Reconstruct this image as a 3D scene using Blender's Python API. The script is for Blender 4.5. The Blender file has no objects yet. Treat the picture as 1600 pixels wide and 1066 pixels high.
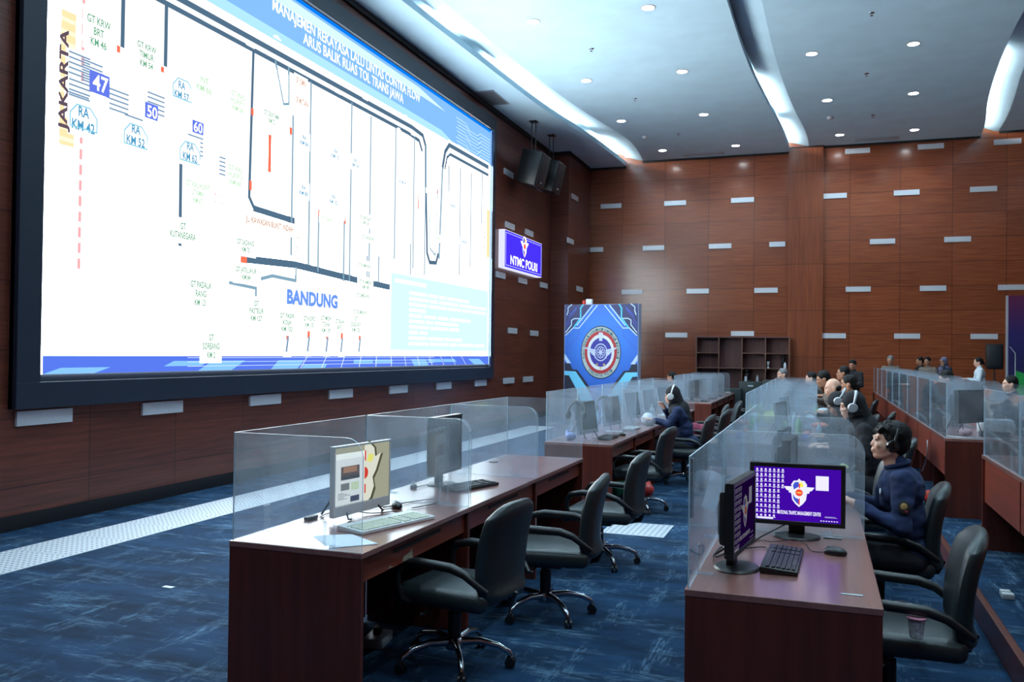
import bpy, bmesh, math, random
import numpy as np
from mathutils import Vector, Matrix, noise as mnoise

random.seed(7)
PI = math.pi
sc = bpy.context.scene
C = sc.collection

# ---------------------------------------------------------------- camera
FPX, CAMH = 1360.09, 1.68
YAW, PITCH, ROLL = .33978457, .01344212, -.01203974
def cam_axes():
    cy, sy, cp, sp = math.cos(YAW), math.sin(YAW), math.cos(PITCH), math.sin(PITCH)
    fwd = Vector((-sy*cp, cy*cp, sp)); right = Vector((cy, sy, 0)); down = -right.cross(fwd)
    c, s = math.cos(ROLL), math.sin(ROLL)
    return c*right + s*down, -s*right + c*down, fwd
AX = cam_axes()
cam_d = bpy.data.cameras.new('camera'); cam = bpy.data.objects.new('camera', cam_d); C.objects.link(cam)
m = Matrix.Identity(4)
for i in range(3):
    m[i][0] = AX[0][i]; m[i][1] = -AX[1][i]; m[i][2] = -AX[2][i]
m[0][3], m[1][3], m[2][3] = 0, 0, CAMH
cam.matrix_world = m
cam_d.sensor_width = 36; cam_d.lens = FPX*36/1600; cam_d.clip_end = 100; cam_d.clip_start = .05
sc.camera = cam

# ---------------------------------------------------------------- world, exposure, light levels
w = bpy.data.worlds.new('world'); sc.world = w; w.use_nodes = True
w.node_tree.nodes['Background'].inputs[0].default_value = (.35, .5, .7, 1)
w.node_tree.nodes['Background'].inputs[1].default_value = .05
vs = sc.view_settings
sc.display_settings.display_device = 'sRGB'
vs.view_transform = 'Standard'; vs.look = 'None'; vs.exposure = .5; vs.gamma = 1; vs.use_curve_mapping = False
sc.cycles.transparent_max_bounces = 48; sc.cycles.max_bounces = 7; sc.cycles.diffuse_bounces = 3
sc.cycles.glossy_bounces = 3; sc.cycles.sample_clamp_indirect = 4; sc.cycles.caustics_reflective = False; sc.cycles.caustics_refractive = False
SCREEN_GAIN = 6.0       # brightness of the video wall
SPOT_W = 160              # one ceiling downlight
LENS_GAIN = 34
COVE_GAIN = 110
LAMP_TINT = (.58, .85, 1.0)

# ---------------------------------------------------------------- pixel -> place helpers (photo frame 1600 x 1066)
def ray(px, py):
    return AX[0]*((px-800)/FPX) + AX[1]*((py-533)/FPX) + AX[2]
def at_z(px, py, z):
    d = ray(px, py); t = (z-CAMH)/d.z; return Vector((d.x*t, d.y*t, z))
def at_x(px, py, x):
    d = ray(px, py); t = x/d.x; return Vector((x, d.y*t, CAMH+d.z*t))
def at_y(px, py, y):
    d = ray(px, py); t = y/d.y; return Vector((d.x*t, y, CAMH+d.z*t))

# ---------------------------------------------------------------- materials
def srgb(r, g, b):
    f = lambda v: ((v/255)/12.92 if v/255 <= .04045 else ((v/255+.055)/1.055)**2.4)
    return (f(r), f(g), f(b), 1)
MATS = {}
def mat(name, col, rough=.5, metal=0, spec=.5, coat=0, noise=0, nscale=30, bump=0):
    if name in MATS: return MATS[name]
    mt = bpy.data.materials.new(name); mt.use_nodes = True; nt = mt.node_tree; b = nt.nodes['Principled BSDF']
    b.inputs['Base Color'].default_value = col; b.inputs['Roughness'].default_value = rough
    b.inputs['Metallic'].default_value = metal; b.inputs['Specular IOR Level'].default_value = spec
    b.inputs['Coat Weight'].default_value = coat
    tc = nt.nodes.new('ShaderNodeTexCoord'); n = nt.nodes.new('ShaderNodeTexNoise'); n.inputs['Scale'].default_value = nscale; n.inputs['Detail'].default_value = 3
    nt.links.new(tc.outputs['Object'], n.inputs['Vector'])
    r = nt.nodes.new('ShaderNodeValToRGB'); k = max(noise, .04)
    r.color_ramp.elements[0].position = .3; r.color_ramp.elements[1].position = .7
    r.color_ramp.elements[0].color = tuple(v*(1-k) for v in col[:3])+(1,); r.color_ramp.elements[1].color = tuple(min(1, v*(1+k)) for v in col[:3])+(1,)
    nt.links.new(n.outputs['Fac'], r.inputs['Fac']); nt.links.new(r.outputs['Color'], b.inputs['Base Color'])
    if bump:
        bp = nt.nodes.new('ShaderNodeBump'); bp.inputs['Strength'].default_value = bump; bp.inputs['Distance'].default_value = .004
        nt.links.new(n.outputs['Fac'], bp.inputs['Height']); nt.links.new(bp.outputs['Normal'], b.inputs['Normal'])
    MATS[name] = mt; return mt
def emis(name, col, gain=1.0):
    if name in MATS: return MATS[name]
    mt = bpy.data.materials.new(name); mt.use_nodes = True; nt = mt.node_tree
    for n in list(nt.nodes):
        if n.type == 'BSDF_PRINCIPLED': nt.nodes.remove(n)
    e = nt.nodes.new('ShaderNodeEmission'); e.inputs[0].default_value = col; e.inputs[1].default_value = gain
    nt.links.new(e.outputs[0], nt.nodes['Material Output'].inputs[0]); MATS[name] = mt; return mt
def E(r, g, b, gain=1.0):
    return emis('glow_%d_%d_%d_%d' % (r, g, b, gain*100), srgb(r, g, b), gain)

def wood(name, c1, c2, grain='h', axis='x', rough=.33, seams=None, coat=.15, scale=1.0):
    """laminate; grain h = streaks along the wall, v = upright, y = along Y. seams = (period_u, off_u, period_z, off_z)"""
    mt = bpy.data.materials.new(name); mt.use_nodes = True; nt = mt.node_tree; b = nt.nodes['Principled BSDF']; L = nt.links.new
    g = nt.nodes.new('ShaderNodeNewGeometry'); mp = nt.nodes.new('ShaderNodeVectorMath'); mp.operation = 'MULTIPLY'
    sc3 = {'h': (1.2, 1.2, 38), 'v': (26, 26, .9), 'y': (30, 1.0, 30)}[grain]
    mp.inputs[1].default_value = tuple(v*scale for v in sc3); L(g.outputs['Position'], mp.inputs[0])
    n = nt.nodes.new('ShaderNodeTexNoise'); n.inputs['Scale'].default_value = 1.0; n.inputs['Detail'].default_value = 6; n.inputs['Roughness'].default_value = .65
    L(mp.outputs[0], n.inputs['Vector'])
    r = nt.nodes.new('ShaderNodeValToRGB'); r.color_ramp.elements[0].position = .32; r.color_ramp.elements[1].position = .68
    r.color_ramp.elements[0].color = c1; r.color_ramp.elements[1].color = c2; L(n.outputs['Fac'], r.inputs['Fac'])
    last = r.outputs['Color']
    if seams:
        pu, ou, pz, oz = seams
        sep = nt.nodes.new('ShaderNodeSeparateXYZ'); L(g.outputs['Position'], sep.inputs[0])
        def M(op, a, bb=None, c=None):
            x = nt.nodes.new('ShaderNodeMath'); x.operation = op
            for i, v in enumerate((a, bb, c)):
                if v is None: continue
                if isinstance(v, (int, float)): x.inputs[i].default_value = v
                else: L(v, x.inputs[i])
            return x.outputs[0]
        def seam(src, p, o):
            f = M('DIVIDE', M('SUBTRACT', src, o), p)
            cell = M('FLOOR', f); fr = M('FRACT', f)
            d = M('MINIMUM', fr, M('SUBTRACT', 1.0, fr)); return cell, M('LESS_THAN', M('MULTIPLY', d, p), .0075)
        cu, su = seam(sep.outputs['Y' if axis == 'x' else 'X'], pu, ou)
        cz, sz = seam(sep.outputs['Z'], pz, oz)
        cm = nt.nodes.new('ShaderNodeCombineXYZ'); L(cu, cm.inputs[0]); L(cz, cm.inputs[1])
        wn = nt.nodes.new('ShaderNodeTexWhiteNoise'); L(cm.outputs[0], wn.inputs['Vector'])
        val = M('ADD', M('MULTIPLY', wn.outputs['Value'], .22), .89)
        mx = nt.nodes.new('ShaderNodeMix'); mx.data_type = 'RGBA'; mx.blend_type = 'MULTIPLY'; mx.inputs[0].default_value = 1
        L(last, mx.inputs[6]); cc = nt.nodes.new('ShaderNodeCombineColor'); [L(val, cc.inputs[i]) for i in range(3)]; L(cc.outputs[0], mx.inputs[7])
        m2 = nt.nodes.new('ShaderNodeMix'); m2.data_type = 'RGBA'; L(M('MULTIPLY', M('MAXIMUM', su, sz), .6), m2.inputs[0]); L(mx.outputs[2], m2.inputs[6]); m2.inputs[7].default_value = (.01, .005, .004, 1)
        last = m2.outputs[2]
    L(last, b.inputs['Base Color']); b.inputs['Roughness'].default_value = rough; b.inputs['Coat Weight'].default_value = coat; b.inputs['Coat Roughness'].default_value = .2 if name == 'desk_top' else .14
    MATS[name] = mt; return mt

def acrylic(name, haze, col=(.75, .88, 1, 1)):
    mt = bpy.data.materials.new(name); mt.use_nodes = True; nt = mt.node_tree; L = nt.links.new
    for n in list(nt.nodes):
        if n.type == 'BSDF_PRINCIPLED': nt.nodes.remove(n)
    t = nt.nodes.new('ShaderNodeBsdfTransparent'); t.inputs[0].default_value = (.965, .98, .99, 1)
    g = nt.nodes.new('ShaderNodeBsdfGlossy'); g.inputs['Roughness'].default_value = .03; g.inputs[0].default_value = (.9, .95, 1, 1)
    d = nt.nodes.new('ShaderNodeBsdfDiffuse'); d.inputs[0].default_value = col
    tr = nt.nodes.new('ShaderNodeBsdfTranslucent'); tr.inputs[0].default_value = col
    ad = nt.nodes.new('ShaderNodeMixShader'); ad.inputs[0].default_value = .5; L(d.outputs[0], ad.inputs[1]); L(tr.outputs[0], ad.inputs[2])
    m1 = nt.nodes.new('ShaderNodeMixShader'); geo = nt.nodes.new('ShaderNodeNewGeometry')
    nz = nt.nodes.new('ShaderNodeTexNoise'); nz.inputs['Scale'].default_value = 5; nz.inputs['Detail'].default_value = 4; L(geo.outputs['Position'], nz.inputs['Vector'])
    mr = nt.nodes.new('ShaderNodeMapRange'); mr.inputs[1].default_value = .3; mr.inputs[2].default_value = .75; mr.inputs[3].default_value = haze*.5; mr.inputs[4].default_value = haze*1.6
    L(nz.outputs['Fac'], mr.inputs[0]); L(mr.outputs[0], m1.inputs[0]); L(t.outputs[0], m1.inputs[1]); L(ad.outputs[0], m1.inputs[2])
    f = nt.nodes.new('ShaderNodeFresnel'); io = nt.nodes.new('ShaderNodeMapRange'); io.inputs[3].default_value = 1.38; io.inputs[4].default_value = 1/1.38; L(geo.outputs['Backfacing'], io.inputs[0]); L(io.outputs[0], f.inputs[0])
    m2 = nt.nodes.new('ShaderNodeMixShader'); L(f.outputs[0], m2.inputs[0]); L(m1.outputs[0], m2.inputs[1]); L(g.outputs[0], m2.inputs[2])
    L(m2.outputs[0], nt.nodes['Material Output'].inputs[0]); MATS[name] = mt; return mt

def carpet_mat(name, base=(20, 46, 72), hi=(92, 124, 150)):
    mt = bpy.data.materials.new(name); mt.use_nodes = True; nt = mt.node_tree; b = nt.nodes['Principled BSDF']; L = nt.links.new
    g = nt.nodes.new('ShaderNodeNewGeometry')
    def nz(s, detail, scale=1.0):
        mp = nt.nodes.new('ShaderNodeVectorMath'); mp.operation = 'MULTIPLY'; mp.inputs[1].default_value = s; L(g.outputs['Position'], mp.inputs[0])
        n = nt.nodes.new('ShaderNodeTexNoise'); n.inputs['Scale'].default_value = scale; n.inputs['Detail'].default_value = detail; n.inputs['Roughness'].default_value = .7
        L(mp.outputs[0], n.inputs['Vector']); return n.outputs['Fac']
    def ramp(v, a, c, ca, cb):
        r = nt.nodes.new('ShaderNodeValToRGB'); r.color_ramp.elements[0].position = a; r.color_ramp.elements[1].position = c
        r.color_ramp.elements[0].color = ca; r.color_ramp.elements[1].color = cb; L(v, r.inputs['Fac']); return r.outputs['Color']
    ba = srgb(*base); dark = tuple(v*.62 for v in ba[:3])+(1,); light = tuple(min(1, v*1.5) for v in ba[:3])+(1,)
    c0 = ramp(nz((1.1, 3.2, 1), 3), .35, .65, dark, light)
    f1 = ramp(nz((1.6, 6, 1), 5), .52, .70, (0, 0, 0, 1), (1, 1, 1, 1)); f2 = ramp(nz((7, 60, 1), 2), .42, .62, (0, 0, 0, 1), (1, 1, 1, 1))
    g1 = ramp(nz((5, 1.7, 3), 5), .53, .72, (0, 0, 0, 1), (1, 1, 1, 1)); g2 = ramp(nz((60, 7, 3), 2), .42, .62, (0, 0, 0, 1), (1, 1, 1, 1))
    mg = nt.nodes.new('ShaderNodeMath'); mg.operation = 'MULTIPLY'; L(g1, mg.inputs[0]); L(g2, mg.inputs[1])
    mu = nt.nodes.new('ShaderNodeMath'); mu.operation = 'MULTIPLY'; L(f1, mu.inputs[0]); L(f2, mu.inputs[1])
    ma = nt.nodes.new('ShaderNodeMath'); ma.operation = 'ADD'; ma.use_clamp = True; L(mu.outputs[0], ma.inputs[0]); L(mg.outputs[0], ma.inputs[1])
    mx = nt.nodes.new('ShaderNodeMix'); mx.data_type = 'RGBA'; L(ma.outputs[0], mx.inputs[0]); L(c0, mx.inputs[6]); mx.inputs[7].default_value = srgb(*hi)
    L(mx.outputs[2], b.inputs['Base Color']); b.inputs['Roughness'].default_value = .95; b.inputs['Specular IOR Level'].default_value = .15
    bp = nt.nodes.new('ShaderNodeBump'); bp.inputs['Strength'].default_value = .5; bp.inputs['Distance'].default_value = .004; L(nz((220, 220, 220), 1), bp.inputs['Height']); L(bp.outputs[0], b.inputs['Normal'])
    MATS[name] = mt; return mt

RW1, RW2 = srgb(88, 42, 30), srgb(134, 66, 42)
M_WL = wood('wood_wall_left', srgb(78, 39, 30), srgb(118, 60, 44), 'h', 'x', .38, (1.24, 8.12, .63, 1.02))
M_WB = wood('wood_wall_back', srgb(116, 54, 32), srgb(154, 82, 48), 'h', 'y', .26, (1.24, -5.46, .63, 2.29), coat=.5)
M_COL = wood('wood_column', srgb(116, 54, 32), srgb(148, 78, 46), 'v', 'y', .3, (3, -5, 1.26, 1.66))
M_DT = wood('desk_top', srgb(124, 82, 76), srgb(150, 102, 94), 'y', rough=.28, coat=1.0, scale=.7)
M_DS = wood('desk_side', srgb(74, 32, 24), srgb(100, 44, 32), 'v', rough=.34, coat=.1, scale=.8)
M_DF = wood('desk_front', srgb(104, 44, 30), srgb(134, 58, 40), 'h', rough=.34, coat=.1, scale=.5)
M_SH = wood('shelf_wood', srgb(92, 58, 58), srgb(118, 76, 74), 'v', rough=.4, coat=.05)
M_EDGEW = mat('shelf_edge', srgb(120, 82, 66), .4)
M_CARPET = carpet_mat('blue_carpet')
M_ACR = acrylic('clear_acrylic', .07)
M_ACE = mat('acrylic_edge_painted_glint', srgb(205, 228, 240), .25)  # whitish colour stands in for light caught along the cut edges
M_CEIL = mat('ceiling_bluish_light_tint', srgb(206, 236, 250), .85, nscale=2)  # white ceiling; the bluish light on it is put into this colour
M_DARK = mat('shadow_gap_paint', srgb(24, 22, 24), .7)
M_SKIRT = mat('black_skirting', srgb(22, 22, 26), .45)
M_BLK = mat('black_plastic', srgb(22, 24, 27), .38)
M_BLKG = mat('black_gloss', srgb(10, 12, 16), .08, coat=.5)
M_LEA = mat('black_leather', srgb(36, 44, 47), .36, noise=.12, nscale=120, bump=.25)
M_CHR = mat('chrome', srgb(190, 195, 205), .16, 1)
M_SIL = mat('silver_plastic', srgb(176, 182, 190), .35, .3)
M_WHT = mat('white_plastic', srgb(206, 208, 210), .4)
M_ALU = mat('brushed_aluminium', srgb(214, 218, 224), .42, .25, nscale=60)
M_BEZ = mat('video_wall_bezel', srgb(24, 36, 54), .5)
M_BEZM = mat('bezel_inner_metal', srgb(90, 105, 125), .25, .9)
M_TILE = mat('floor_tile_steel', srgb(196, 204, 214), .45, .1, noise=.08, nscale=60)
M_HOLE = mat('tile_hole', srgb(84, 92, 110), .7)
M_SKIN = mat('skin', srgb(176, 124, 98), .55, noise=.08, nscale=25)
M_SKINL = mat('skin_fair', srgb(222, 172, 148), .55, noise=.06, nscale=25)
M_HAIR = mat('black_hair', srgb(13, 11, 12), .6, spec=.25, noise=.4, nscale=90, bump=.8)
M_HAIRG = mat('grey_hair', srgb(112, 112, 116), .6, noise=.3, nscale=60, bump=.5)
M_NAVY = mat('navy_cloth', srgb(22, 38, 76), .9, noise=.2, nscale=14, bump=.3)
M_BKC = mat('black_cloth', srgb(22, 22, 28), .88, noise=.25, nscale=14, bump=.3)
M_DBL = mat('dark_blue_cloth', srgb(26, 36, 62), .85, noise=.2, nscale=14)
M_KHK = mat('grey_brown_uniform', srgb(108, 98, 90), .85, noise=.15, nscale=14)
M_WSH = mat('white_shirt', srgb(214, 222, 232), .8, noise=.05, nscale=14)
M_BRN = mat('brown_cloth', srgb(62, 44, 46), .88, noise=.2, nscale=14)
M_GRYH = mat('mauve_cloth', srgb(104, 98, 122), .85, noise=.2, nscale=14)
M_TRS = mat('dark_trousers', srgb(22, 24, 34), .85)
M_SHOE = mat('shoe_black', srgb(14, 14, 15), .35)
M_RED = mat('red_cloth', srgb(200, 60, 36), .6)
M_PAPER = mat('paper', srgb(214, 222, 232), .8)

# ---------------------------------------------------------------- mesh builder
class MB:
    def __init__(s): s.bm = bmesh.new()
    def _v(s, pts): return [s.bm.verts.new(p) for p in pts]
    def face(s, pts):
        try: return s.bm.faces.new(s._v(pts))
        except ValueError: return None
    def box(s, x0, x1, y0, y1, z0, z1, bev=0, M=None, seg=2):
        r = bmesh.ops.create_cube(s.bm, size=1)
        T = Matrix.Translation(((x0+x1)/2, (y0+y1)/2, (z0+z1)/2)) @ Matrix.Diagonal((abs(x1-x0), abs(y1-y0), abs(z1-z0), 1))
        bmesh.ops.transform(s.bm, matrix=T, verts=r['verts'])
        vs_ = r['verts']
        if bev:
            es = list({e for v in vs_ for e in v.link_edges})
            q = bmesh.ops.bevel(s.bm, geom=es, offset=bev, segments=seg, profile=.5, affect='EDGES')
            vs_ = list({v for f in q['faces'] for v in f.verts} | {v for v in vs_ if v.is_valid})
            # collect whole island
            seen = set(vs_); st = list(vs_)
            while st:
                v = st.pop()
                for e in v.link_edges:
                    o = e.other_vert(v)
                    if o not in seen: seen.add(o); st.append(o)
            vs_ = list(seen)
        if M is not None: bmesh.ops.transform(s.bm, matrix=M, verts=vs_)
        return vs_
    def tube(s, path, r, n=10, caps=True, closed=False):
        path = [Vector(p) for p in path]; rs = r if isinstance(r, (list, tuple)) else [r]*len(path)
        rings = []; up = None
        for i, p in enumerate(path):
            if closed: t = path[(i+1) % len(path)]-path[i-1]
            elif i == 0: t = path[1]-p
            elif i == len(path)-1: t = p-path[-2]
            else: t = (path[i+1]-p).normalized()+(p-path[i-1]).normalized()
            if t.length < 1e-9: t = Vector((0, 0, 1))
            t.normalize()
            if up is None:
                up = Vector((0, 0, 1)) if abs(t.z) < .9 else Vector((1, 0, 0))
            a = t.cross(up)
            if a.length < 1e-6: a = t.orthogonal()
            a.normalize(); b = t.cross(a).normalized(); up = -b if False else a.cross(t).normalized()
            rings.append([s.bm.verts.new(p+(a*math.cos(2*PI*k/n)+b*math.sin(2*PI*k/n))*rs[i]) for k in range(n)])
        m_ = len(rings)
        for i in range(m_ if closed else m_-1):
            A, B = rings[i], rings[(i+1) % m_]
            for k in range(n):
                s.bm.faces.new((A[k], A[(k+1) % n], B[(k+1) % n], B[k]))
        if caps and not closed:
            s.bm.faces.new(rings[0][::-1]); s.bm.faces.new(rings[-1])
    def capsule(s, p0, p1, r0, r1, n=12):
        p0, p1 = Vector(p0), Vector(p1); d = p1-p0; L_ = d.length
        if L_ < 1e-6: d = Vector((0, 0, 1))
        d.normalize(); path, rr = [], []
        for k in range(1, 5):
            a = PI/2*(1-k/4.0); path.append(p0-d*r0*math.sin(a)*1.0); rr.append(max(r0*math.cos(a), 1e-4))
        path[0:0] = [p0-d*r0*.999]; rr[0:0] = [r0*.05]
        for k in range(0, 4):
            a = PI/2*(k/4.0); path.append(p1+d*r1*math.sin(a)); rr.append(max(r1*math.cos(a), 1e-4))
        path.append(p1+d*r1*.999); rr.append(r1*.05)
        s.tube(path, rr, n)
    def ell(s, c, r, M=None, u=16, v=10):
        q = bmesh.ops.create_uvsphere(s.bm, u_segments=u, v_segments=v, radius=1)
        T = Matrix.Translation(c) @ (M or Matrix.Identity(4)) @ Matrix.Diagonal((r[0], r[1], r[2], 1))
        bmesh.ops.transform(s.bm, matrix=T, verts=q['verts']); return q['verts']
    def cyl(s, p0, p1, r0, r1=None, n=20): s.tube([p0, p1], [r0, r0 if r1 is None else r1], n)
    def lathe(s, prof, c=(0, 0, 0), n=24, M=None):
        rings = []
        for r, z in prof:
            ring = []
            for k in range(n):
                p = Vector((r*math.cos(2*PI*k/n), r*math.sin(2*PI*k/n), z))
                if M: p = M @ p
                ring.append(s.bm.verts.new(p+Vector(c)))
            rings.append(ring)
        for A, B in zip(rings, rings[1:]):
            for k in range(n): s.bm.faces.new((A[k], A[(k+1) % n], B[(k+1) % n], B[k]))
        s.bm.faces.new(rings[0][::-1]); s.bm.faces.new(rings[-1])
    def prism(s, poly, o, u, v, wv, d):
        """polygon (a,b) in frame o + a*u + b*v, extruded d along wv"""
        o, u, v, wv = Vector(o), Vector(u), Vector(v), Vector(wv)
        A = [s.bm.verts.new(o+u*a+v*b) for a, b in poly]
        if d == 0: s.bm.faces.new(A); return
        B = [s.bm.verts.new(o+u*a+v*b+wv*d) for a, b in poly]
        s.bm.faces.new(A[::-1]); s.bm.faces.new(B); n = len(A)
        for k in range(n): s.bm.faces.new((A[k], A[(k+1) % n], B[(k+1) % n], B[k]))
    def ring(s, o, u, v, r0, r1, n=48, sx=1, a0=0, a1=2*PI, wv=None, d=0):
        o, u, v = Vector(o), Vector(u), Vector(v)
        full = abs(a1-a0-2*PI) < 1e-6; N = n if full else n+1
        P = lambda r, a: o+u*(r*sx*math.cos(a))+v*(r*math.sin(a))
        A = [s.bm.verts.new(P(r0, a0+(a1-a0)*k/n)) for k in range(N)]; B = [s.bm.verts.new(P(r1, a0+(a1-a0)*k/n)) for k in range(N)]
        for k in range(n): s.bm.faces.new((A[k], B[k], B[(k+1) % N], A[(k+1) % N]))
    def build(s, name, mt, parent=None, world=False, flat=False, sharp=38, loc=None):
        me = bpy.data.meshes.new(name)
        bmesh.ops.recalc_face_normals(s.bm, faces=s.bm.faces)
        if world and parent is not None:
            s.bm.transform(Matrix.Translation(-parent.location) if parent.rotation_euler.z == 0 else (Matrix.Translation(parent.location) @ parent.rotation_euler.to_matrix().to_4x4()).inverted())
        if loc is not None: s.bm.transform(Matrix.Translation(-Vector(loc)))
        s.bm.to_mesh(me); s.bm.free()
        for x in (mt if isinstance(mt, (list, tuple)) else [mt]): me.materials.append(x)
        if not flat:
            me.shade_smooth(); me.set_sharp_from_angle(angle=math.radians(sharp))
        o = bpy.data.objects.new(name, me); C.objects.link(o)
        if loc is not None: o.location = loc
        if parent is not None: o.parent = parent
        return o

def tag(o, label=None, cat=None, group=None, kind=None):
    if label: o['label'] = label
    if cat: o['category'] = cat
    if group: o['group'] = group
    if kind: o['kind'] = kind
    return o
def thing(name, loc, rz=0, label=None, cat=None, group=None):
    o = bpy.data.objects.new(name, None); C.objects.link(o); o.empty_display_size = .1
    o.location = loc; o.rotation_euler = (0, 0, rz); return tag(o, label, cat, group)
def copy_tree(o, loc, rz=0, label=None, group=None, parent=None):
    c = o.copy(); C.objects.link(c)
    if parent is None:
        c.location = loc; c.rotation_euler = (0, 0, rz)
        if label: c['label'] = label
        if group: c['group'] = group
    else: c.parent = parent
    for ch in list(o.children): copy_tree(ch, None, parent=c)
    return c
def struct(name, mb, mt, flat=True):
    o = mb.build(name, mt, flat=flat); o['kind'] = 'structure'; return o

def text_mesh(txt, width, height, bold=.0, spacing=1.0):
    """text as mesh data in XY plane, centred, fitted to width x cap height"""
    cu = bpy.data.curves.new('lettering', 'FONT'); cu.body = txt; cu.size = 1; cu.align_x = 'CENTER'; cu.offset = bold; cu.resolution_u = 3
    cu.space_line = spacing
    ob = bpy.data.objects.new('lettering_tmp', cu); C.objects.link(ob)
    dg = bpy.context.evaluated_depsgraph_get(); dg.update(); me = bpy.data.meshes.new_from_object(ob.evaluated_get(dg))
    bpy.data.objects.remove(ob); bpy.data.curves.remove(cu)
    co = np.array([v.co[:] for v in me.vertices])
    if len(co) == 0: return [], []
    lo, hi = co.min(0), co.max(0); c = (lo+hi)/2; nl = txt.count('\n')+1
    sx = width/max(hi[0]-lo[0], 1e-6) if width else None
    sy = height/.69
    if sx is None: sx = sy*.9
    vs_ = [((v[0]-c[0])*sx, (v[1]-c[1])*sy) for v in co]
    fs = [tuple(p.vertices) for p in me.polygons]; bpy.data.meshes.remove(me); return vs_, fs
def put_text(mb, txt, o, u, v, width, height, bold=0, spacing=1.0):
    vs_, fs = text_mesh(txt, width, height, bold, spacing); o, u, v = Vector(o), Vector(u), Vector(v)
    V = [mb.bm.verts.new(o+u*a+v*b) for a, b in vs_]
    for f in fs:
        try: mb.bm.faces.new([V[i] for i in f])
        except ValueError: pass

def remeshed(mb, voxel, smooth=4):
    """one continuous surface out of overlapping closed pieces"""
    me = bpy.data.meshes.new('tmp'); bmesh.ops.recalc_face_normals(mb.bm, faces=mb.bm.faces); mb.bm.to_mesh(me); mb.bm.free()
    ob = bpy.data.objects.new('tmp', me); C.objects.link(ob)
    r = ob.modifiers.new('r', 'REMESH'); r.mode = 'VOXEL'; r.voxel_size = voxel
    s_ = ob.modifiers.new('s', 'SMOOTH'); s_.factor = .5; s_.iterations = smooth
    dg = bpy.context.evaluated_depsgraph_get(); dg.update()
    m2 = bpy.data.meshes.new_from_object(ob.evaluated_get(dg)); bpy.data.objects.remove(ob)
    out = MB(); out.bm.from_mesh(m2); bpy.data.meshes.remove(m2); bpy.data.meshes.remove(me); return out

X3, Y3, Z3 = Vector((1, 0, 0)), Vector((0, 1, 0)), Vector((0, 0, 1))
ORD = ['first', 'second', 'third', 'fourth', 'fifth', 'sixth', 'seventh', 'eighth', 'ninth', 'tenth', 'eleventh', 'twelfth', 'thirteenth', 'fourteenth', 'fifteenth',
       'sixteenth', 'seventeenth', 'eighteenth', 'nineteenth', 'twentieth', 'twenty-first', 'twenty-second', 'twenty-third', 'twenty-fourth', 'twenty-fifth', 'twenty-sixth', 'twenty-seventh', 'twenty-eighth']

# ================================================================ ROOM SHELL
WX, WY, RX, RY = -6.94, 25.0, 9.0, -4.0
mb = MB(); mb.box(WX-.2, RX+.2, RY-.2, WY+.2, -.2, 0); struct('floor', mb, M_CARPET)
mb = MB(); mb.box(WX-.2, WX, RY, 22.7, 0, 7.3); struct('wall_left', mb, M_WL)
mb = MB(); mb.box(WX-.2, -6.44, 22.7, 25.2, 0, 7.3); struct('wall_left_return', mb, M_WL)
mb = MB(); mb.box(-6.44, RX, WY, WY+.2, 0, 7.75); struct('wall_back', mb, M_WB)
mb = MB(); mb.box(-.83, .07, WY-.10, WY, 0, 7.60); struct('wall_back_column', mb, M_COL)
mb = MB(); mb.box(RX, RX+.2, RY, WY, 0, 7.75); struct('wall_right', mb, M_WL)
mb = MB(); mb.box(WX-.2, RX+.2, RY-.2, RY, 0, 7.75); struct('wall_rear', mb, M_WB)
mb = MB(); mb.box(WX, WX+.02, RY, 22.7, 0, .14); struct('baseboard_left', mb, M_SKIRT)
mb = MB(); mb.box(-6.44, -.83, WY-.02, WY, 0, .14); mb.box(.07, RX, WY-.02, WY, 0, .14); struct('baseboard_back', mb, M_SKIRT)
# raised platform under the right-hand rows
mb = MB(); mb.box(1.0, RX, -1, WY-.02, 0, .165); struct('floor_platform', mb, M_CARPET)
mb = MB(); mb.box(.955, 1.0, -1, WY-.02, 0, .17, bev=.006); struct('trim_1', mb, M_DS)

# ---- ceiling: four slabs stepping up to the right, wavy edges with light coves
def curve(pts):
    ys = [p[1] for p in pts]; xs = [p[0] for p in pts]
    return lambda y: float(np.interp(y, ys, xs))
def smooth_curve(pts):
    f = curve(pts); return lambda y: sum(f(y+d) for d in (-.9, -.45, 0, .45, .9))/5
e1 = smooth_curve([(-6.45, -5), (-6.35, 6), (-6.2, 12), (-6.08, 14.5), (-6.0, 16.5), (-5.88, 18.7), (-5.55, 21.4), (-5.36, 24.3), (-5.34, 26)])
e1r = smooth_curve([(-5.9, -5), (-5.85, 6), (-5.75, 12), (-5.62, 14.5), (-5.42, 17.6), (-5.1, 20.1), (-4.76, 21.9), (-4.7, 23.2), (-4.86, 24.8), (-4.9, 26)])
e2 = smooth_curve([(-1.3, -5), (-1.45, 6), (-1.43, 13), (-1.4, 15.2), (-1.35, 17), (-1.26, 18.4), (-1.12, 20.2), (-.94, 22.2), (-.82, 24), (-.80, 26)])
e2r = smooth_curve([(-.9, -5), (-.95, 6), (-.93, 13.5), (-.88, 16.2), (-.79, 18.4), (-.65, 20.4), (-.49, 22.1), (-.36, 23.1), (-.30, 24.5), (-.3, 26)])
e3 = smooth_curve([(3.9, -5), (3.5, 6), (3.15, 13), (3.10, 16), (3.13, 17), (3.20, 18.5), (3.36, 20.6), (3.54, 22.2), (3.8, 23.8), (3.88, 26)])
e3r = smooth_curve([(4.4, -5), (4.1, 6), (3.75, 13), (3.68, 17.5), (3.75, 19.4), (3.93, 20.9), (4.08, 22.2), (4.2, 23.4), (4.26, 25), (4.3, 26)])
ZS, ZM, ZR, Z4 = 7.16, 7.285, 7.385, 7.477
YS = [RY+(WY+.1-RY)*k/72 for k in range(73)]
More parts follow.
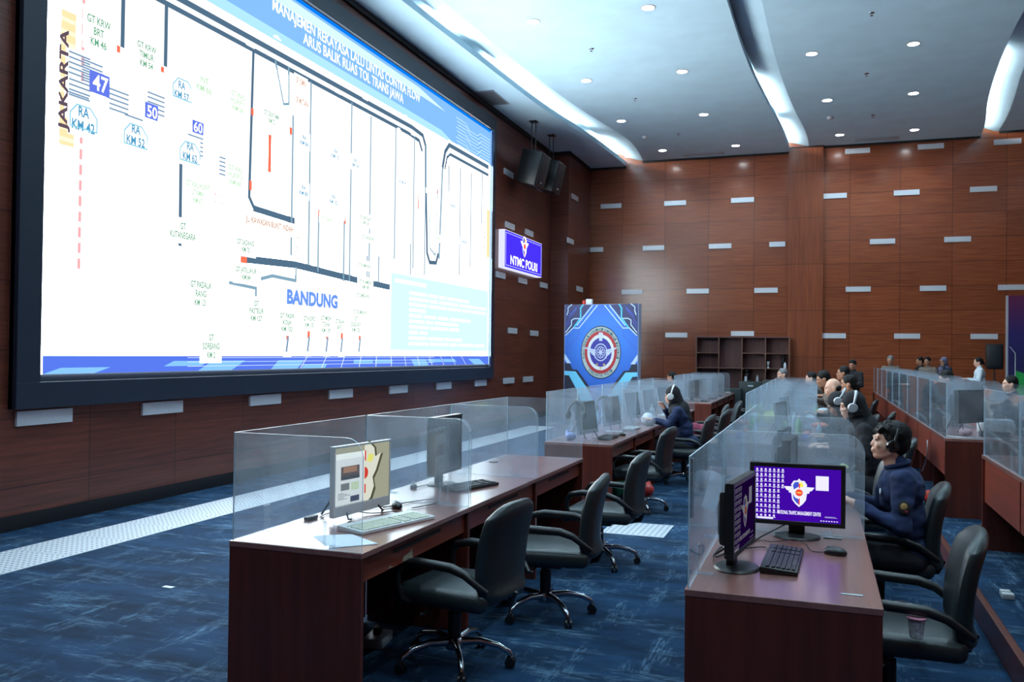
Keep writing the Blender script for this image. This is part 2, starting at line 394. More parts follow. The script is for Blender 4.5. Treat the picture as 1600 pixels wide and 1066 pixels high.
def slab(name, fl, fr, z, t=.12):
    mb = MB()
    for a, b in zip(YS, YS[1:]):
        p = [(fl(a), a), (fr(a), a), (fr(b), b), (fl(b), b)]
        mb.face([(x, y, z) for x, y in p][::-1]); mb.face([(x, y, z+t) for x, y in p])
        mb.face([(fr(a), a, z), (fr(b), b, z), (fr(b), b, z+t), (fr(a), a, z+t)])
    bmesh.ops.remove_doubles(mb.bm, verts=mb.bm.verts, dist=1e-4)
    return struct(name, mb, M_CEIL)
def cove(name, fl, fr, z):
    """reflector that climbs from the next slab's edge up over the lamp trough"""
    mb = MB()
    prof = [(0, 0), (.25, .025), (.55, .075), (.85, .12), (1.05, .14), (1.07, .24), (1.75, .26), (1.8, .0)]
    for a, b in zip(YS, YS[1:]):
        for (s0, z0), (s1, z1) in zip(prof, prof[1:]):
            q = [(fr(a)+(fl(a)-fr(a))*s0, a, z+z0), (fr(b)+(fl(b)-fr(b))*s0, b, z+z0), (fr(b)+(fl(b)-fr(b))*s1, b, z+z1), (fr(a)+(fl(a)-fr(a))*s1, a, z+z1)]
            mb.face(q)
    bmesh.ops.remove_doubles(mb.bm, verts=mb.bm.verts, dist=1e-4)
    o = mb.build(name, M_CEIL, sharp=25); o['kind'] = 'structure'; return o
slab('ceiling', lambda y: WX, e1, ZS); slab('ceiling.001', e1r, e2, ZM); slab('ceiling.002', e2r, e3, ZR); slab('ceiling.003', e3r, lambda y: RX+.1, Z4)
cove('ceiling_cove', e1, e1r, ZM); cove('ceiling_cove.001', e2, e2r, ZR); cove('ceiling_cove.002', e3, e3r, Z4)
mb = MB(); mb.box(WX-.2, RX+.2, RY-.2, WY+.2, 7.85, 7.95); struct('ceiling_deck', mb, M_DARK)
# dark shadow-gap trim between wall and ceiling
mb = MB(); mb.box(WX, WX+.05, RY, 22.7, 7.06, 7.16); mb.box(WX, -6.39, 22.65, 22.7, 7.08, 7.16); mb.box(-6.44, -6.40, 22.7, WY, 7.08, 7.16)
mb.box(-6.44, -5.36, WY-.04, WY, 7.10, 7.16); struct('trim_2', mb, M_DARK)
mb = MB(); mb.box(-4.87, -.84, WY-.04, WY, ZM-.05, ZM); mb.box(.08, 3.86, WY-.04, WY, ZR-.05, ZR); mb.box(4.28, RX, WY-.04, WY, Z4-.05, Z4)
mb.box(-.84, .08, WY-.14, WY-.10, 7.36, 7.385); struct('trim_3', mb, M_DARK)

# ---- cove lamps: fluorescent battens lying in the troughs
M_TUBE = emis('fluorescent_tube', (.86, .97, 1.0, 1), COVE_GAIN)
def batten(f, y0, y1, z, off, label):
    n = max(1, round((y1-y0)/1.25)); L_ = (y1-y0)/n
    for k in range(n):
        a, b = y0+k*L_+.04, y0+(k+1)*L_-.04
        t = thing('cove_light', (f((a+b)/2)-off, (a+b)/2, z), 0, label, 'light', 'fluorescent battens in the ceiling coves')
        pa, pb = Vector((f(a)-off, a, z)), Vector((f(b)-off, b, z))
        q = MB(); q.tube([pa+Vector((0, 0, .03)), pb+Vector((0, 0, .03))], .016, 8); q.build('tube', M_TUBE, t, world=True)
        q = MB(); q.tube([pa, pb], .02, 6); q.build('batten', M_WHT, t, world=True)
for y0, y1 in ((-2, 11.7), (13.4, 14.5), (15.9, 21.2), (22.3, 24.9)): batten(e1, y0, y1, ZS+.14, .16, 'fluorescent batten hidden in the left ceiling cove above the video wall')
for y0, y1 in ((18.7, 21.6), (22.3, 24.8)): batten(e2, y0, y1, ZM+.14, .14, 'fluorescent batten in the middle ceiling cove near the back wall')
for y0, y1 in ((2, 15.8), (18.6, 24.8)): batten(e3, y0, y1, ZR+.14, .14, 'fluorescent batten in the curved right ceiling cove')

# ---- downlights
M_LENS = emis('downlight_lens', (.9, .97, 1, 1), LENS_GAIN)
def downlight(x, y, z, label):
    t = thing('downlight', (x, y, z), 0, label, 'ceiling light', 'round recessed ceiling downlights')
    q = MB(); q.lathe([(.125, -.004), (.10, -.012), (.098, -.002), (.126, .0)], n=28); q.build('trim_ring', M_WHT, t)
    q = MB(); q.lathe([(.098, -.010), (.04, -.014), (.001, -.015)], n=28); q.build('lens', M_LENS, t)
    ld = bpy.data.lights.new('downlight_lamp', 'SPOT'); ld.energy = SPOT_W; ld.spot_size = math.radians(135); ld.spot_blend = .9; ld.shadow_soft_size = .10; ld.color = LAMP_TINT
    lo = bpy.data.objects.new('downlight_lamp', ld); C.objects.link(lo); lo.location = (0, 0, -.04); lo.parent = t
rows = [(.5, None), (3.9, None), (7.2, None), (10.55, None), (13.9, 'nearest'), (17.25, 'second'), (20.5, 'third'), (23.8, 'farthest')]
for y, nm in rows:
    for x, z, side in ((-4.55, ZM, 'left column of the middle ceiling'), (-2.6, ZM, 'right column of the middle ceiling'), (.1, ZR, 'left column of the right ceiling'), (1.85, ZR, 'right column of the right ceiling'), (6.3, Z4, 'far right')):
        if side == 'far right':
            if y > 20: continue
            downlight(x, y, z, 'round white downlight in the ceiling beyond the right cove'); continue
        xx = x+({13.9: -.05, 17.25: .0, 20.5: .02, 23.8: .45 if x < 0 else .35}.get(y, 0))
        if z == ZR and y == 13.9: xx = x-.2
        if z == ZR and y == 17.25: xx = x-.28
        downlight(xx, y, z, ('round glowing downlight, %s row from the camera, %s' % (nm, side)) if nm else 'round white downlight above the near desks')
# ---- sprinklers, detector, vents
def sprinkler(x, y, z, label):
    t = thing('sprinkler', (x, y, z), 0, label, 'sprinkler', 'ceiling sprinkler heads')
    q = MB(); q.lathe([(.045, 0), (.04, -.008), (.012, -.012), (.01, -.04), (.026, -.045), (.026, -.05), (.004, -.052)], n=14); q.build('head', M_CHR, t)
for p, nm in [((924, 76), 'nearest on the middle ceiling'), ((992, 154), 'halfway along the middle ceiling'), ((1060, 209), 'farthest on the middle ceiling')]:
    v = at_z(*p, ZM); sprinkler(v.x, v.y, ZM, 'small sprinkler head, '+nm)
for p, nm in [((1362, 20), 'nearest on the right ceiling'), ((1354, 115), 'halfway along the right ceiling'), ((1364, 180), 'farthest on the right ceiling')]:
    v = at_z(*p, ZR); sprinkler(v.x, v.y, ZR, 'small sprinkler head, '+nm)
for p, z, nm in [((1008, 213), ZM, 'middle ceiling'), ((1297, 183), ZR, 'right ceiling')]:
    v = at_z(*p, z); q = MB(); q.lathe([(.075, 0), (.07, -.03), (.045, -.05), (.001, -.055)], n=20)
    o = q.build('smoke_detector', M_WHT, loc=None); o.location = (v.x, v.y, z); tag(o, 'white round smoke detector near the back of the '+nm, 'smoke detector')
def vent(x0, x1, y0, y1, z, label, n=9):
    t = thing('ceiling_vent', ((x0+x1)/2, (y0+y1)/2, z), 0, label, 'vent')
    q = MB()
    for a in ((x0, x1, y0, y0+.03), (x0, x1, y1-.03, y1), (x0, x0+.03, y0, y1), (x1-.03, x1, y0, y1)): q.box(a[0], a[1], a[2], a[3], z-.014, z)
    q.build('frame', M_SIL, t, world=True)
    q = MB()
    for k in range(n):
        yy = y0+.03+(y1-y0-.06)*(k+.5)/n; q.box(x0+.03, x1-.03, yy-.006, yy+.010, z-.012, z-.002)
    q.build('louvre', M_SIL, t, world=True)
    q = MB(); q.box(x0+.03, x1-.03, y0+.03, y1-.03, z-.003, z-.001); q.build('duct_opening', M_DARK, t, world=True)
vent(-6.88, -6.46, 16.9, 17.95, ZS, 'dark square air vent in the soffit above the video wall', 14)
vent(.85, 1.9, 24.35, 24.7, ZR, 'long air vent in the right ceiling close to the back wall', 5)
vent(-3.65, -2.53, 24.42, 24.72, ZM, 'long air vent in the middle ceiling close to the back wall', 5)
vent(4.75, 5.9, 22.0, 22.5, Z4, 'dark air vent at the right edge of the ceiling', 6)

# ---- aluminium plates on the panelled walls
def plate(c, u, n, wd, label, grp):
    q = MB(); c = Vector(c); u = Vector(u); n = Vector(n); h = .135
    q.prism([(-wd/2, -h/2), (wd/2, -h/2), (wd/2, h/2), (-wd/2, h/2)], (0, 0, 0), u, Z3, n, .028)
    o = q.build('metal_plate', M_ALU); o.location = c; tag(o, label, 'metal plate', grp); return o
NEARP = ['nearest the camera', 'second from the camera', 'third from the camera', 'fourth from the camera', 'fifth from the camera', 'sixth from the camera', 'seventh from the camera', 'eighth from the camera', 'ninth and farthest']
pts = [(23, 656, 110, 650), (220, 640, 283, 637), (388.5, 629, 436.5, 626), (512.5, 618.5, 549, 615.5), (607, 611, 635, 608.5), (680.5, 606, 703.5, 603.5), (740.5, 601, 758.5, 599.5), (786, 597, 802, 595), (817, 593.5, 831.5, 591.5)]
for k, (a, b, c_, d_) in enumerate(pts):
    y0, y1 = at_x(a, b, WX).y, at_x(c_, d_, WX).y
    plate((WX, (y0+y1)/2, 1.018), Y3, X3, y1-y0, 'silver plate under the video wall on the left wall, '+NEARP[k], 'aluminium plates on the left wall')
left_hi = [((794, 271), 'beside the top right corner of the video wall'), ((840, 293), 'behind the hanging speakers'), ((796, 353), 'just above the blue lightbox, left one'), ((826, 364), 'just above the blue lightbox, right one'),
           ((781, 430), 'just below the blue lightbox, left one'), ((816, 439), 'just below the blue lightbox, middle one'), ((849, 446), 'just below the blue lightbox, right one'), ((800, 517), 'between lightbox and desks, left one'), ((834, 521), 'between lightbox and desks, right one')]
for (px, py), s_ in left_hi:
    v = at_x(px, py, WX); plate(v, Y3, X3, .62, 'silver plate on the left wall, '+s_, 'aluminium plates on the left wall')
for (px, py), s_ in [((897.5, 309), 'upper'), ((890.5, 377), 'lower'), ((905, 452), 'lowest, above the emblem backdrop')]:
    v = at_x(px, py, -6.44); plate(v, Y3, X3, .62, 'silver plate on the corner pier beside the back wall, '+s_, 'aluminium plates on the left wall')
rowsB = {6.02: ([-5.80, -3.93, -2.06], [.35, 2.13, 3.93, 5.78]), 4.75: ([-6.20, -4.54, -2.66], [1.55, 3.34, 5.18]), 3.49: ([-5.15, -3.27, -1.41], [.96, 2.77, 4.58]), 2.24: ([-3.86], [.35, 2.16, 3.96]), 7.2: ([], [.92, 2.70, 4.47])}
RN = {7.2: 'topmost row', 6.02: 'second row from the ceiling', 4.75: 'third row from the ceiling', 3.49: 'fourth row from the ceiling', 2.24: 'lowest row'}
PN = ['leftmost', 'second', 'third', 'fourth']
for z, (la, ra) in rowsB.items():
    for side, lst in (('left of the column', la), ('right of the column', ra)):
        for k, x in enumerate(lst):
            wd = .40 if x == -6.20 else .62
            plate((x if wd > .5 else -6.22, WY, z), X3, -Y3, wd, 'bright plate on the back wall %s, %s, %s' % (side, RN[z], PN[k]), 'aluminium plates on the back wall')
plate((-1.12, WY, 4.755), X3, -Y3, .42, 'short bright plate on the back wall touching the column', 'aluminium plates on the back wall')
plate((-2.03, WY, 2.29), X3, -Y3, .62, 'bright plate on the back wall just above the bookcase', 'aluminium plates on the back wall')

# ================================================================ VIDEO WALL
SX = WX+.075
vw = thing('video_wall', (WX, 12.0, 1.1), 0, 'huge glowing video wall on the left wall showing a toll road traffic map', 'video screen')
BY0, BY1, BZ0, BZ1 = 5.93, 18.15, 1.11, 6.88
SY0, SY1, SZ0, SZ1 = 6.22, 17.86, 1.425, 6.57
mb = MB(); mb.box(WX, WX+.05, BY0, BY1, BZ0, BZ1); mb.build('backing', M_BEZ, vw, world=True, flat=True)
mb = MB()
for a in ((BY0, BY1, BZ0, SZ0-.07), (BY0, BY1, SZ1+.04, BZ1), (BY0, SY0-.03, SZ0-.07, SZ1+.04), (SY1+.12, BY1, SZ0-.07, SZ1+.04)): mb.box(WX+.0, WX+.10, *a, bev=.004, seg=1)
mb.build('bezel', M_BEZ, vw, world=True, flat=True)
mb = MB(); mb.box(WX+.03, WX+.13, SY1+.015, SY1+.12, SZ0-.07, SZ1+.04); mb.build('inner_edge', M_BEZM, vw, world=True, flat=True)
mb = MB(); mb.box(WX+.05, SX, SY0, SY1, SZ0, SZ1)
G = SCREEN_GAIN
scr = mb.build('screen', emis('screen_white', (.86, .965, 1.0, 1), G*1.35), vw, world=True, flat=True)
def SP(px, py):
    v = at_x(px, py, SX); return v.y, v.z
LAY = [0]
def layer(name, col, fn, gain=.84, lift=None):
    LAY[0] += 1; q = MB(); x = SX+(lift or .0015*LAY[0]); fn(q, x)
    o = q.build(name, E(*col, gain), vw, world=True, flat=True); return o
def quad(q, x, pts): q.face([(x, y, z) for y, z in pts])
def rect(q, x, y0, y1, z0, z1): quad(q, x, [(y0, z0), (y1, z0), (y1, z1), (y0, z1)])
def hpath(q, x, pts, wd):
    """mitred flat ribbon through points (y,z)"""
    P = [Vector((0, y, z)) for y, z in pts]; n = len(P); Ls, Rs = [], []
    for i, p in enumerate(P):
        a = (P[i]-P[i-1]).normalized() if i else None; b = (P[i+1]-P[i]).normalized() if i < n-1 else None
        t = (a or b) if not (a and b) else (a+b).normalized()
        nrm = Vector((0, -t.z, t.y)); k = 1 if not (a and b) else 1/max(.3, nrm.dot(Vector((0, -a.z, a.y))))
        Ls.append(p+nrm*wd/2*k); Rs.append(p-nrm*wd/2*k)
    for i in range(n-1): q.face([(x, v.y, v.z) for v in (Ls[i], Ls[i+1], Rs[i+1], Rs[i])])
# header band
layer('header_band', (120, 172, 232), lambda q, x: rect(q, x, SY0, SY1, 5.80, SZ1-.02), .95)
def f(q, x):
    quad(q, x, [(SY0, 6.33), (15.4, 6.33), (14.2, 6.46), (SY0, 6.50)])
layer('header_stripe', (206, 236, 236), f)
layer('header_lower_stripe', (170, 222, 250), lambda q, x: quad(q, x, [(SY0, 5.80), (15.9, 5.80), (15.2, 5.93), (SY0, 5.95)]))
layer('header_top_line', (0, 120, 250), lambda q, x: (rect(q, x, SY0, SY1, SZ1-.055, SZ1), rect(q, x, SY1-.03, SY1, 1.6, SZ1)))
def f(q, x):
    for k in range(9):
        z = 6.36-.065*k; y = 15.9+.05*(k % 3)
        hpath(q, x, [(y, z), (y+.5, z), (y+.72, z-.1), (y+1.15, z-.1), (y+1.3, z-.02), (17.82, z-.02)], .018)
layer('header_circuit_lines', (190, 225, 255), f)
# footer
FZ = 1.60
layer('footer_band', (84, 116, 226), lambda q, x: rect(q, x, SY0, SY1, SZ0, FZ))
def f(q, x):
    rnd = random.Random(3)
    for i in range(17):
        for j in range(3):
            if (i*3+j*5+rnd.randint(0, 1)) % 3: continue
            y = SY0+i*.72; h0, h1 = SZ0+.058*j, SZ0+.058*(j+1); sk = (12.2-y)*.10
            y0 = max(SY0, y+sk*j*.35); y1 = min(SY1, y0+.62)
            quad(q, x, [(y0, h0), (y1, h0), (min(SY1, y1+sk*.35), h1), (max(SY0, min(y0+sk*.35, SY1)), h1)])
layer('footer_checks', (130, 190, 244), f)
def f(q, x):
    rnd = random.Random(5)
    for i in range(12):
        y = 10.5+i*.55; sk = (13-y)*.12; quad(q, x, [(y, SZ0), (min(SY1, y+.02), SZ0), (min(SY1, y+.02+sk*.6), FZ), (min(SY1, y+sk*.6), FZ)])
    for i in range(3): rect(q, x, 8.2, 15, SZ0+.05+.05*i, SZ0+.056+.05*i)
layer('footer_lines', (215, 235, 255), f)
# faint tints
layer('caption_box', (206, 240, 245), lambda q, x: rect(q, x, 13.2, 17.78, 1.70, 3.02))
def f(q, x):
    rnd = random.Random(9)
    rect(q, x, 13.35, 14.6, 2.86, 2.93)
    for k in range(10):
        z = 2.72-.1*k; y = 13.9
        while y < 17.4:
            l = rnd.uniform(.3, 1.2); rect(q, x, y, min(17.65, y+l), z-.028, z+.028); y += l+.07
            if rnd.random() < .12: break
layer('caption_text_lines', (255, 255, 255), f, 1.0)
layer('city_strip', (255, 222, 170), lambda q, x: (rect(q, x, 6.35, 6.53, 3.62, 4.92), rect(q, x, 17.62, 17.82, 3.75, 4.8)))
def f(q, x):
    for k in range(11): rect(q, x, 6.35, 6.53, 3.66+.115*k, 3.70+.115*k)
layer('city_strip_lines', (255, 238, 208), f)
# roads
ROAD = (78, 106, 130)
HALO = [0]
THIN = [(484, 128, 483, 415), (548, 160, 547, 440), (578, 182, 577, 445), (617, 200, 616, 405), (646, 215, 645, 420), (664, 225, 663, 430), (718, 262, 716, 430), (735, 270, 734, 418), (700, 258, 699, 300), (752, 270, 752, 350),
        (496, 330, 496, 425), (536, 345, 536, 440), (456, 180, 456, 400), (572, 400, 572, 440), (590, 400, 590, 442), (640, 380, 640, 430)]
def f(q, x):
    for a, b, c, d in THIN:
        y0, z0 = SP(a, b); y1, z1 = SP(c, d); rect(q, x, y0-.075, y0+.075, z1, z0)
    hpath(q, x, [(15.13, 3.3), (15.24, 5.2)], .16); hpath(q, x, [(9.45, 2.60), (9.8, 2.66), (10.35, 2.64)], .16); hpath(q, x, [(8.9, 2.50), (9.45, 2.47), (9.45, 2.2)], .14); hpath(q, x, [(14.50, 4.8), (14.60, 3.50), (14.72, 3.34), (15.0, 3.36), (15.1, 3.55)], .22)
    hpath(q, x, [(7.0, 5.63), (13.9, 5.66), (14.35, 5.62), (14.48, 5.45), (14.5, 4.7)], .17); hpath(q, x, [(7.0, 5.50), (13.75, 5.52), (14.2, 5.49), (14.34, 5.32)], .16); hpath(q, x, [(15.24, 5.2), (15.36, 5.55), (15.55, 5.72), (17.7, 5.72)], .2); hpath(q, x, [(15.60, 5.55), (17.7, 5.55)], .16)
    for a in ((447, 535), (480, 535), (509, 536), (532, 537), (560, 537)):
        y, z = SP(*a); rect(q, x, y-.1, y+.1, z-.2, z+.22)
    hpath(q, x, [(9.32, 5.48), (9.28, 3.62), (9.38, 3.50)], .16); hpath(q, x, [(8.02, 4.02), (8.03, 2.84)], .15); hpath(q, x, [(7.12, 5.5), (7.12, 4.7)], .15); hpath(q, x, [(7.75, 5.5), (7.75, 4.7)], .15); rect(q, x, 6.55, 6.66, 2.4, 5.7)
    for a, b in ((120, 88), (120, 130), (140, 100), (118, 150), (205, 185), (182, 145), (302, 215), (350, 250), (240, 150)):
        y, z = SP(a, b); rect(q, x, y-.15, y+.17, z-.24, z+.05)
layer('road_background', (255, 255, 255), f, 1.02)
def f(q, x):
    hpath(q, x, [(7.0, 5.63), (13.9, 5.66), (14.35, 5.62), (14.48, 5.45), (14.5, 4.7)], .075)
    hpath(q, x, [(7.0, 5.50), (13.75, 5.52), (14.2, 5.49), (14.34, 5.32)], .062)
    hpath(q, x, [(15.24, 5.2), (15.36, 5.55), (15.55, 5.72), (17.7, 5.72)], .085)
    hpath(q, x, [(15.36, 5.2), (15.46, 5.46), (15.60, 5.55), (17.7, 5.55)], .06)
    hpath(q, x, [(9.15, 2.82), (10.33, 2.86), (12.0, 2.79), (13.15, 2.76)], .10)
    hpath(q, x, [(9.32, 5.48), (9.28, 3.62), (9.38, 3.50), (10.31, 3.47)], .05); hpath(q, x, [(9.36, 3.49), (10.31, 3.46)], .085)
    hpath(q, x, [(8.02, 4.02), (8.03, 2.84)], .05)
    hpath(q, x, [(7.12, 5.5), (7.12, 4.8)], .055); hpath(q, x, [(7.75, 5.5), (7.75, 4.8)], .055)
    hpath(q, x, [(14.52, 4.6), (14.60, 3.50), (14.72, 3.34), (15.0, 3.36), (15.1, 3.55)], .07)
layer('road_map', ROAD, f)
THIN = [(484, 128, 483, 415), (548, 160, 547, 440), (578, 182, 577, 445), (617, 200, 616, 405), (646, 215, 645, 420), (664, 225, 663, 430), (718, 262, 716, 430), (735, 270, 734, 418), (700, 258, 699, 300), (752, 270, 752, 350),
        (496, 330, 496, 425), (536, 345, 536, 440), (456, 180, 456, 400), (572, 400, 572, 440), (590, 400, 590, 442), (640, 380, 640, 430)]
def f(q, x):
    for a, b, c, d in THIN:
        y0, z0 = SP(a, b); y1, z1 = SP(c, d); hpath(q, x, [(y0, z0), (y0, z1)], .036)
    hpath(q, x, [(15.13, 3.45), (15.24, 5.2)], .06); hpath(q, x, [(14.66, 4.7), (14.72, 3.6), (14.95, 3.5), (15.05, 5.0)], .045)
    hpath(q, x, [(9.55, 2.60), (9.8, 2.66), (10.35, 2.64), (10.35, 2.83)], .045); hpath(q, x, [(8.9, 2.50), (9.45, 2.47), (9.45, 2.28)], .04)
    y0, z0 = SP(428, 95); y1, z1 = SP(441, 163); y2, z2 = SP(449, 163); y3, z3 = SP(449, 105); hpath(q, x, [(y0, z0), (y1, z1), (y2, z2), (y3, z3)], .04)
layer('thin_roads', (126, 160, 180), f)
def f(q, x):
    for a, b, w_, h_ in ((182, 77, .05, .07), (251, 109, .05, .06), (392, 175, .05, .09), (389, 290, .05, .12), (419, 240, .07, .5), (452, 205, .06, .1), (652, 315, .06, .28), (681, 300, .04, .1), (537, 345, .04, .1), (496, 333, .04, .1), (592, 340, .04, .1), (735, 180, .03, .06)):
        y, z = SP(a, b); rect(q, x, y-w_/2, y+w_/2, z-h_/2, z+h_/2)
    for px, py in ((447, 524), (480, 522), (509, 524), (532, 524), (560, 526)):
        y, z = SP(px, py); rect(q, x, y-.03, y+.03, z-.06, z+.05)
    rect(q, x, 9.12, 9.25, 2.77, 2.88)
layer('toll_gate_marks', (246, 112, 84), f)
def f(q, x):
    for k in range(22):
        z = 5.62-.165*k*.93
        if 3.75 < z < 4.35 and k % 2: continue
        if z < 2.5: break
        rect(q, x, 6.588, 6.622, z-.10, z)
layer('dashed_lane', (244, 168, 172), f)
def f(q, x):
    for px, py in ((447, 535), (480, 535), (509, 536), (532, 537), (560, 537)):
        y, z = SP(px, py); hpath(q, x, [(y+.01, z+.08), (y-.03, z-.13)], .04)
    rnd = random.Random(2)
    for a, b in ((120, 88), (120, 130), (140, 100), (118, 150), (205, 185), (182, 145), (302, 215), (350, 250), (240, 150)):
        y, z = SP(a, b)
        for k in range(5): rect(q, x, y-.12, y+.14, z-.05*k, z-.05*k+.018)
    for px, py in ((500, 385), (560, 395), (330, 460), (520, 160), (600, 330)): pass
layer('fine_lines', (120, 150, 178), f)
def f(q, x):
    for a, b, c, d in ((150, 132, .26, .22), (231, 175, .2, .17), (304, 200, .2, .15)):
        y, z = SP(a, b); rect(q, x, y-c/2, y+c/2, z-d/2, z+d/2)
layer('route_number_sign', (96, 118, 222), f, .84, .048)
def f(q, x):
    for a, b in ((125, 186), (207, 214), (281, 142), (292, 240)):
        y, z = SP(a, b); hpath(q, x, [(y-.16, z-.10), (y+.17, z-.10), (y+.17, z+.03), (y+.08, z+.12), (y-.08, z+.12), (y-.16, z+.03), (y-.16, z-.10)], .014)
layer('rest_area_outline', (128, 196, 220), f, .84, .044)
def f(q, x):
    for a, b in ((430, 60), (474, 180), (500, 162), (632, 183), (621, 203), (643, 211), (322, 35), (388, 72), (455, 105), (525, 145), (568, 155)):
        y, z = SP(a, b); rect(q, x, y-.09, y+.09, z-.015, z+.012); rect(q, x, y-.05, y+.04, z+.01, z+.035)
layer('vehicle_icons', (250, 253, 255), f)
def stext(name, items, col, gain=1.0):
    LAY[0] += 1; q = MB(); x = SX+.036+.0015*(LAY[0]-22); bg = MB()
    for it in items:
        txt, px, py, wd, h = it[:5]; y, z = SP(px, py); nl_ = txt.count(chr(10))+1; rect(bg, x-.0035, y-wd/2-.05, y+wd/2+.05, z-h*.75*nl_-.04, z+h*.75*nl_+.04)
        put_text(q, txt, (x, y, z), Y3, Z3, wd, h, bold=(it[5]+.004 if len(it) > 5 else .02), spacing=1.0)
    bg.build(name.replace('lettering', 'label_background'), E(255, 255, 255, 1.02), vw, world=True, flat=True)
    return q.build(name, E(*col, gain), vw, world=True, flat=True)
LAY[0] = 22
q = MB(); put_text(q, 'MANAJEMEN REKAYASA LALU LINTAS CONTRA FLOW', (SX+.042, 11.93, 6.215), Y3, Z3, 4.5, .15, .02); put_text(q, 'ARUS BALIK RUAS TOL TRANS JAWA', (SX+.042, 11.96, 6.02), Y3, Z3, 3.1, .15, .02)
q.build('title_lettering', E(248, 252, 255, 1.05), vw, world=True, flat=True)
LAY[0] = 22
stext('green_lettering', [('GT KRW\nBRT\nKM 46', 150, 52, .30, .075), ('GT KRW\nTIMUR\nKM 54', 225, 88, .28, .065), ('GT\nKUTANEGARA', 282, 361, .42, .072), ('GT PADALA\nRANG\nKM 121', 310, 459, .36, .072), ('GT\nSOREANG\nKM 2', 326, 541, .30, .072),
      ('GT SADANG\nKM 75', 380, 385, .34, .062), ('GT JATILUHUR\nKM 84', 381, 428, .42, .062), ('GT\nPASTEUR\nKM 127', 397, 486, .30, .066), ('GT CIKATAMA\nKM 72', 421, 185, .34, .06), ('GT PASIR\nKOJA\nKM 132', 445, 504, .34, .062),
      ('GT KOPO\nKM 135', 480, 503, .30, .062), ('GT MOH\nTOHA\nKM 139', 506, 507, .28, .062), ('GT BUAH\nBATU', 528, 507, .26, .06), ('GT\nCILEUNYI\nKM 153', 553, 507, .32, .06), ('GT PALIMANAN', 566, 415, .4, .055), ('GT PLUMBON\nKM 188', 568, 445, .42, .055), ('GT SUMEDANG', 564, 462, .4, .055), ('GT CISUMDAWU', 560, 488, .44, .055), ('GT KERTAJATI\nKM 158', 568, 345, .4, .05), ('GT CIKEDUNG', 572, 372, .4, .05)], (92, 150, 118))
LAY[0] = 22
stext('pale_green_lettering', [('INT\nKM 66', 315, 133, .26, .07), ('GT KAL\nHURIP 1\nKM 66', 368, 160, .28, .06), ('GT KAL\nHURIP 2\nKM 68', 364, 275, .28, .06), ('GT KALIHURIP\nUTAMA\nKM 67', 305, 302, .40, .062), ('GT SUBANG', 508, 343, .34, .05), ('GT CIPALI', 652, 395, .34, .05), ('GT BREBES', 680, 372, .34, .05)], (158, 200, 160))
LAY[0] = 22
stext('blue_lettering', [('RA\nKM 42', 126, 187, .28, .095, .02), ('RA\nKM 52', 208, 212, .26, .085, .02), ('RA\nKM 57', 280, 142, .24, .08, .02), ('RA\nKM 62', 293, 238, .24, .085, .02), ('RA\nKM 86', 472, 220, .2, .055), ('RA\nKM 101', 521, 241, .22, .055), ('RA\nKM 102', 518, 312, .22, .055), ('RA\nKM 130', 552, 255, .22, .055), ('RA\nKM 88', 471, 298, .2, .055), ('RA KM 164', 626, 285, .24, .055), ('RA KM 207', 705, 322, .3, .055), ('RA KM 228', 722, 378, .3, .055)], (66, 136, 172))
LAY[0] = 22
stext('brown_lettering', [('JL. KAWASAN BUKIT INDAH', 419, 352, 1.05, .075), ('SP. JOMIN', 467, 130, .24, .08), ('SP. MUTIARA', 469, 160, .30, .08)], (178, 132, 104))
y, z = SP(486, 468); q = MB(); rect(q, SX+.036, y-.75, y+.75, z-.16, z+.16); q.build('city_label_background', E(255, 255, 255, 1.02), vw, world=True, flat=True); q = MB(); put_text(q, 'BANDUNG', (SX+.042, y, z), Y3, Z3, 1.32, .18, .05); y, z = SP(142, 132)
q.build('city_lettering', E(96, 136, 214), vw, world=True, flat=True)
q = MB()
for t_, px, py, wd, h in (('47', 151, 132, .20, .15), ('50', 232, 176, .15, .12), ('60', 304, 200, .15, .11)):
    y, z = SP(px, py); put_text(q, t_, (SX+.051, y, z), Y3, Z3, wd, h, .02)
q.build('route_number_lettering', E(250, 252, 255), vw, world=True, flat=True)
q = MB(); y, z = SP(96, 126); put_text(q, 'JAKARTA', (SX+.042, y, z), Z3, -Y3, .98, .10, .03); q.build('jakarta_lettering', E(84, 70, 84), vw, world=True, flat=True)
q = MB(); y, z = SP(755, 363); put_text(q, 'JATENG', (SX+.042, y, z), Z3, -Y3, .78, .10, .02); y, z = SP(463, 352); put_text(q, 'JL. BUNGUR', (SX+.042, y, z), Z3, -Y3, .75, .075, .01)
q.build('rotated_lettering', E(176, 136, 96), vw, world=True, flat=True)
q = MB(); y, z = SP(338, 311); put_text(q, 'CIKOPO', (SX+.042, y, z), Y3, Z3, .19, .11, .03); q.build('red_lettering', E(246, 120, 96), vw, world=True, flat=True)

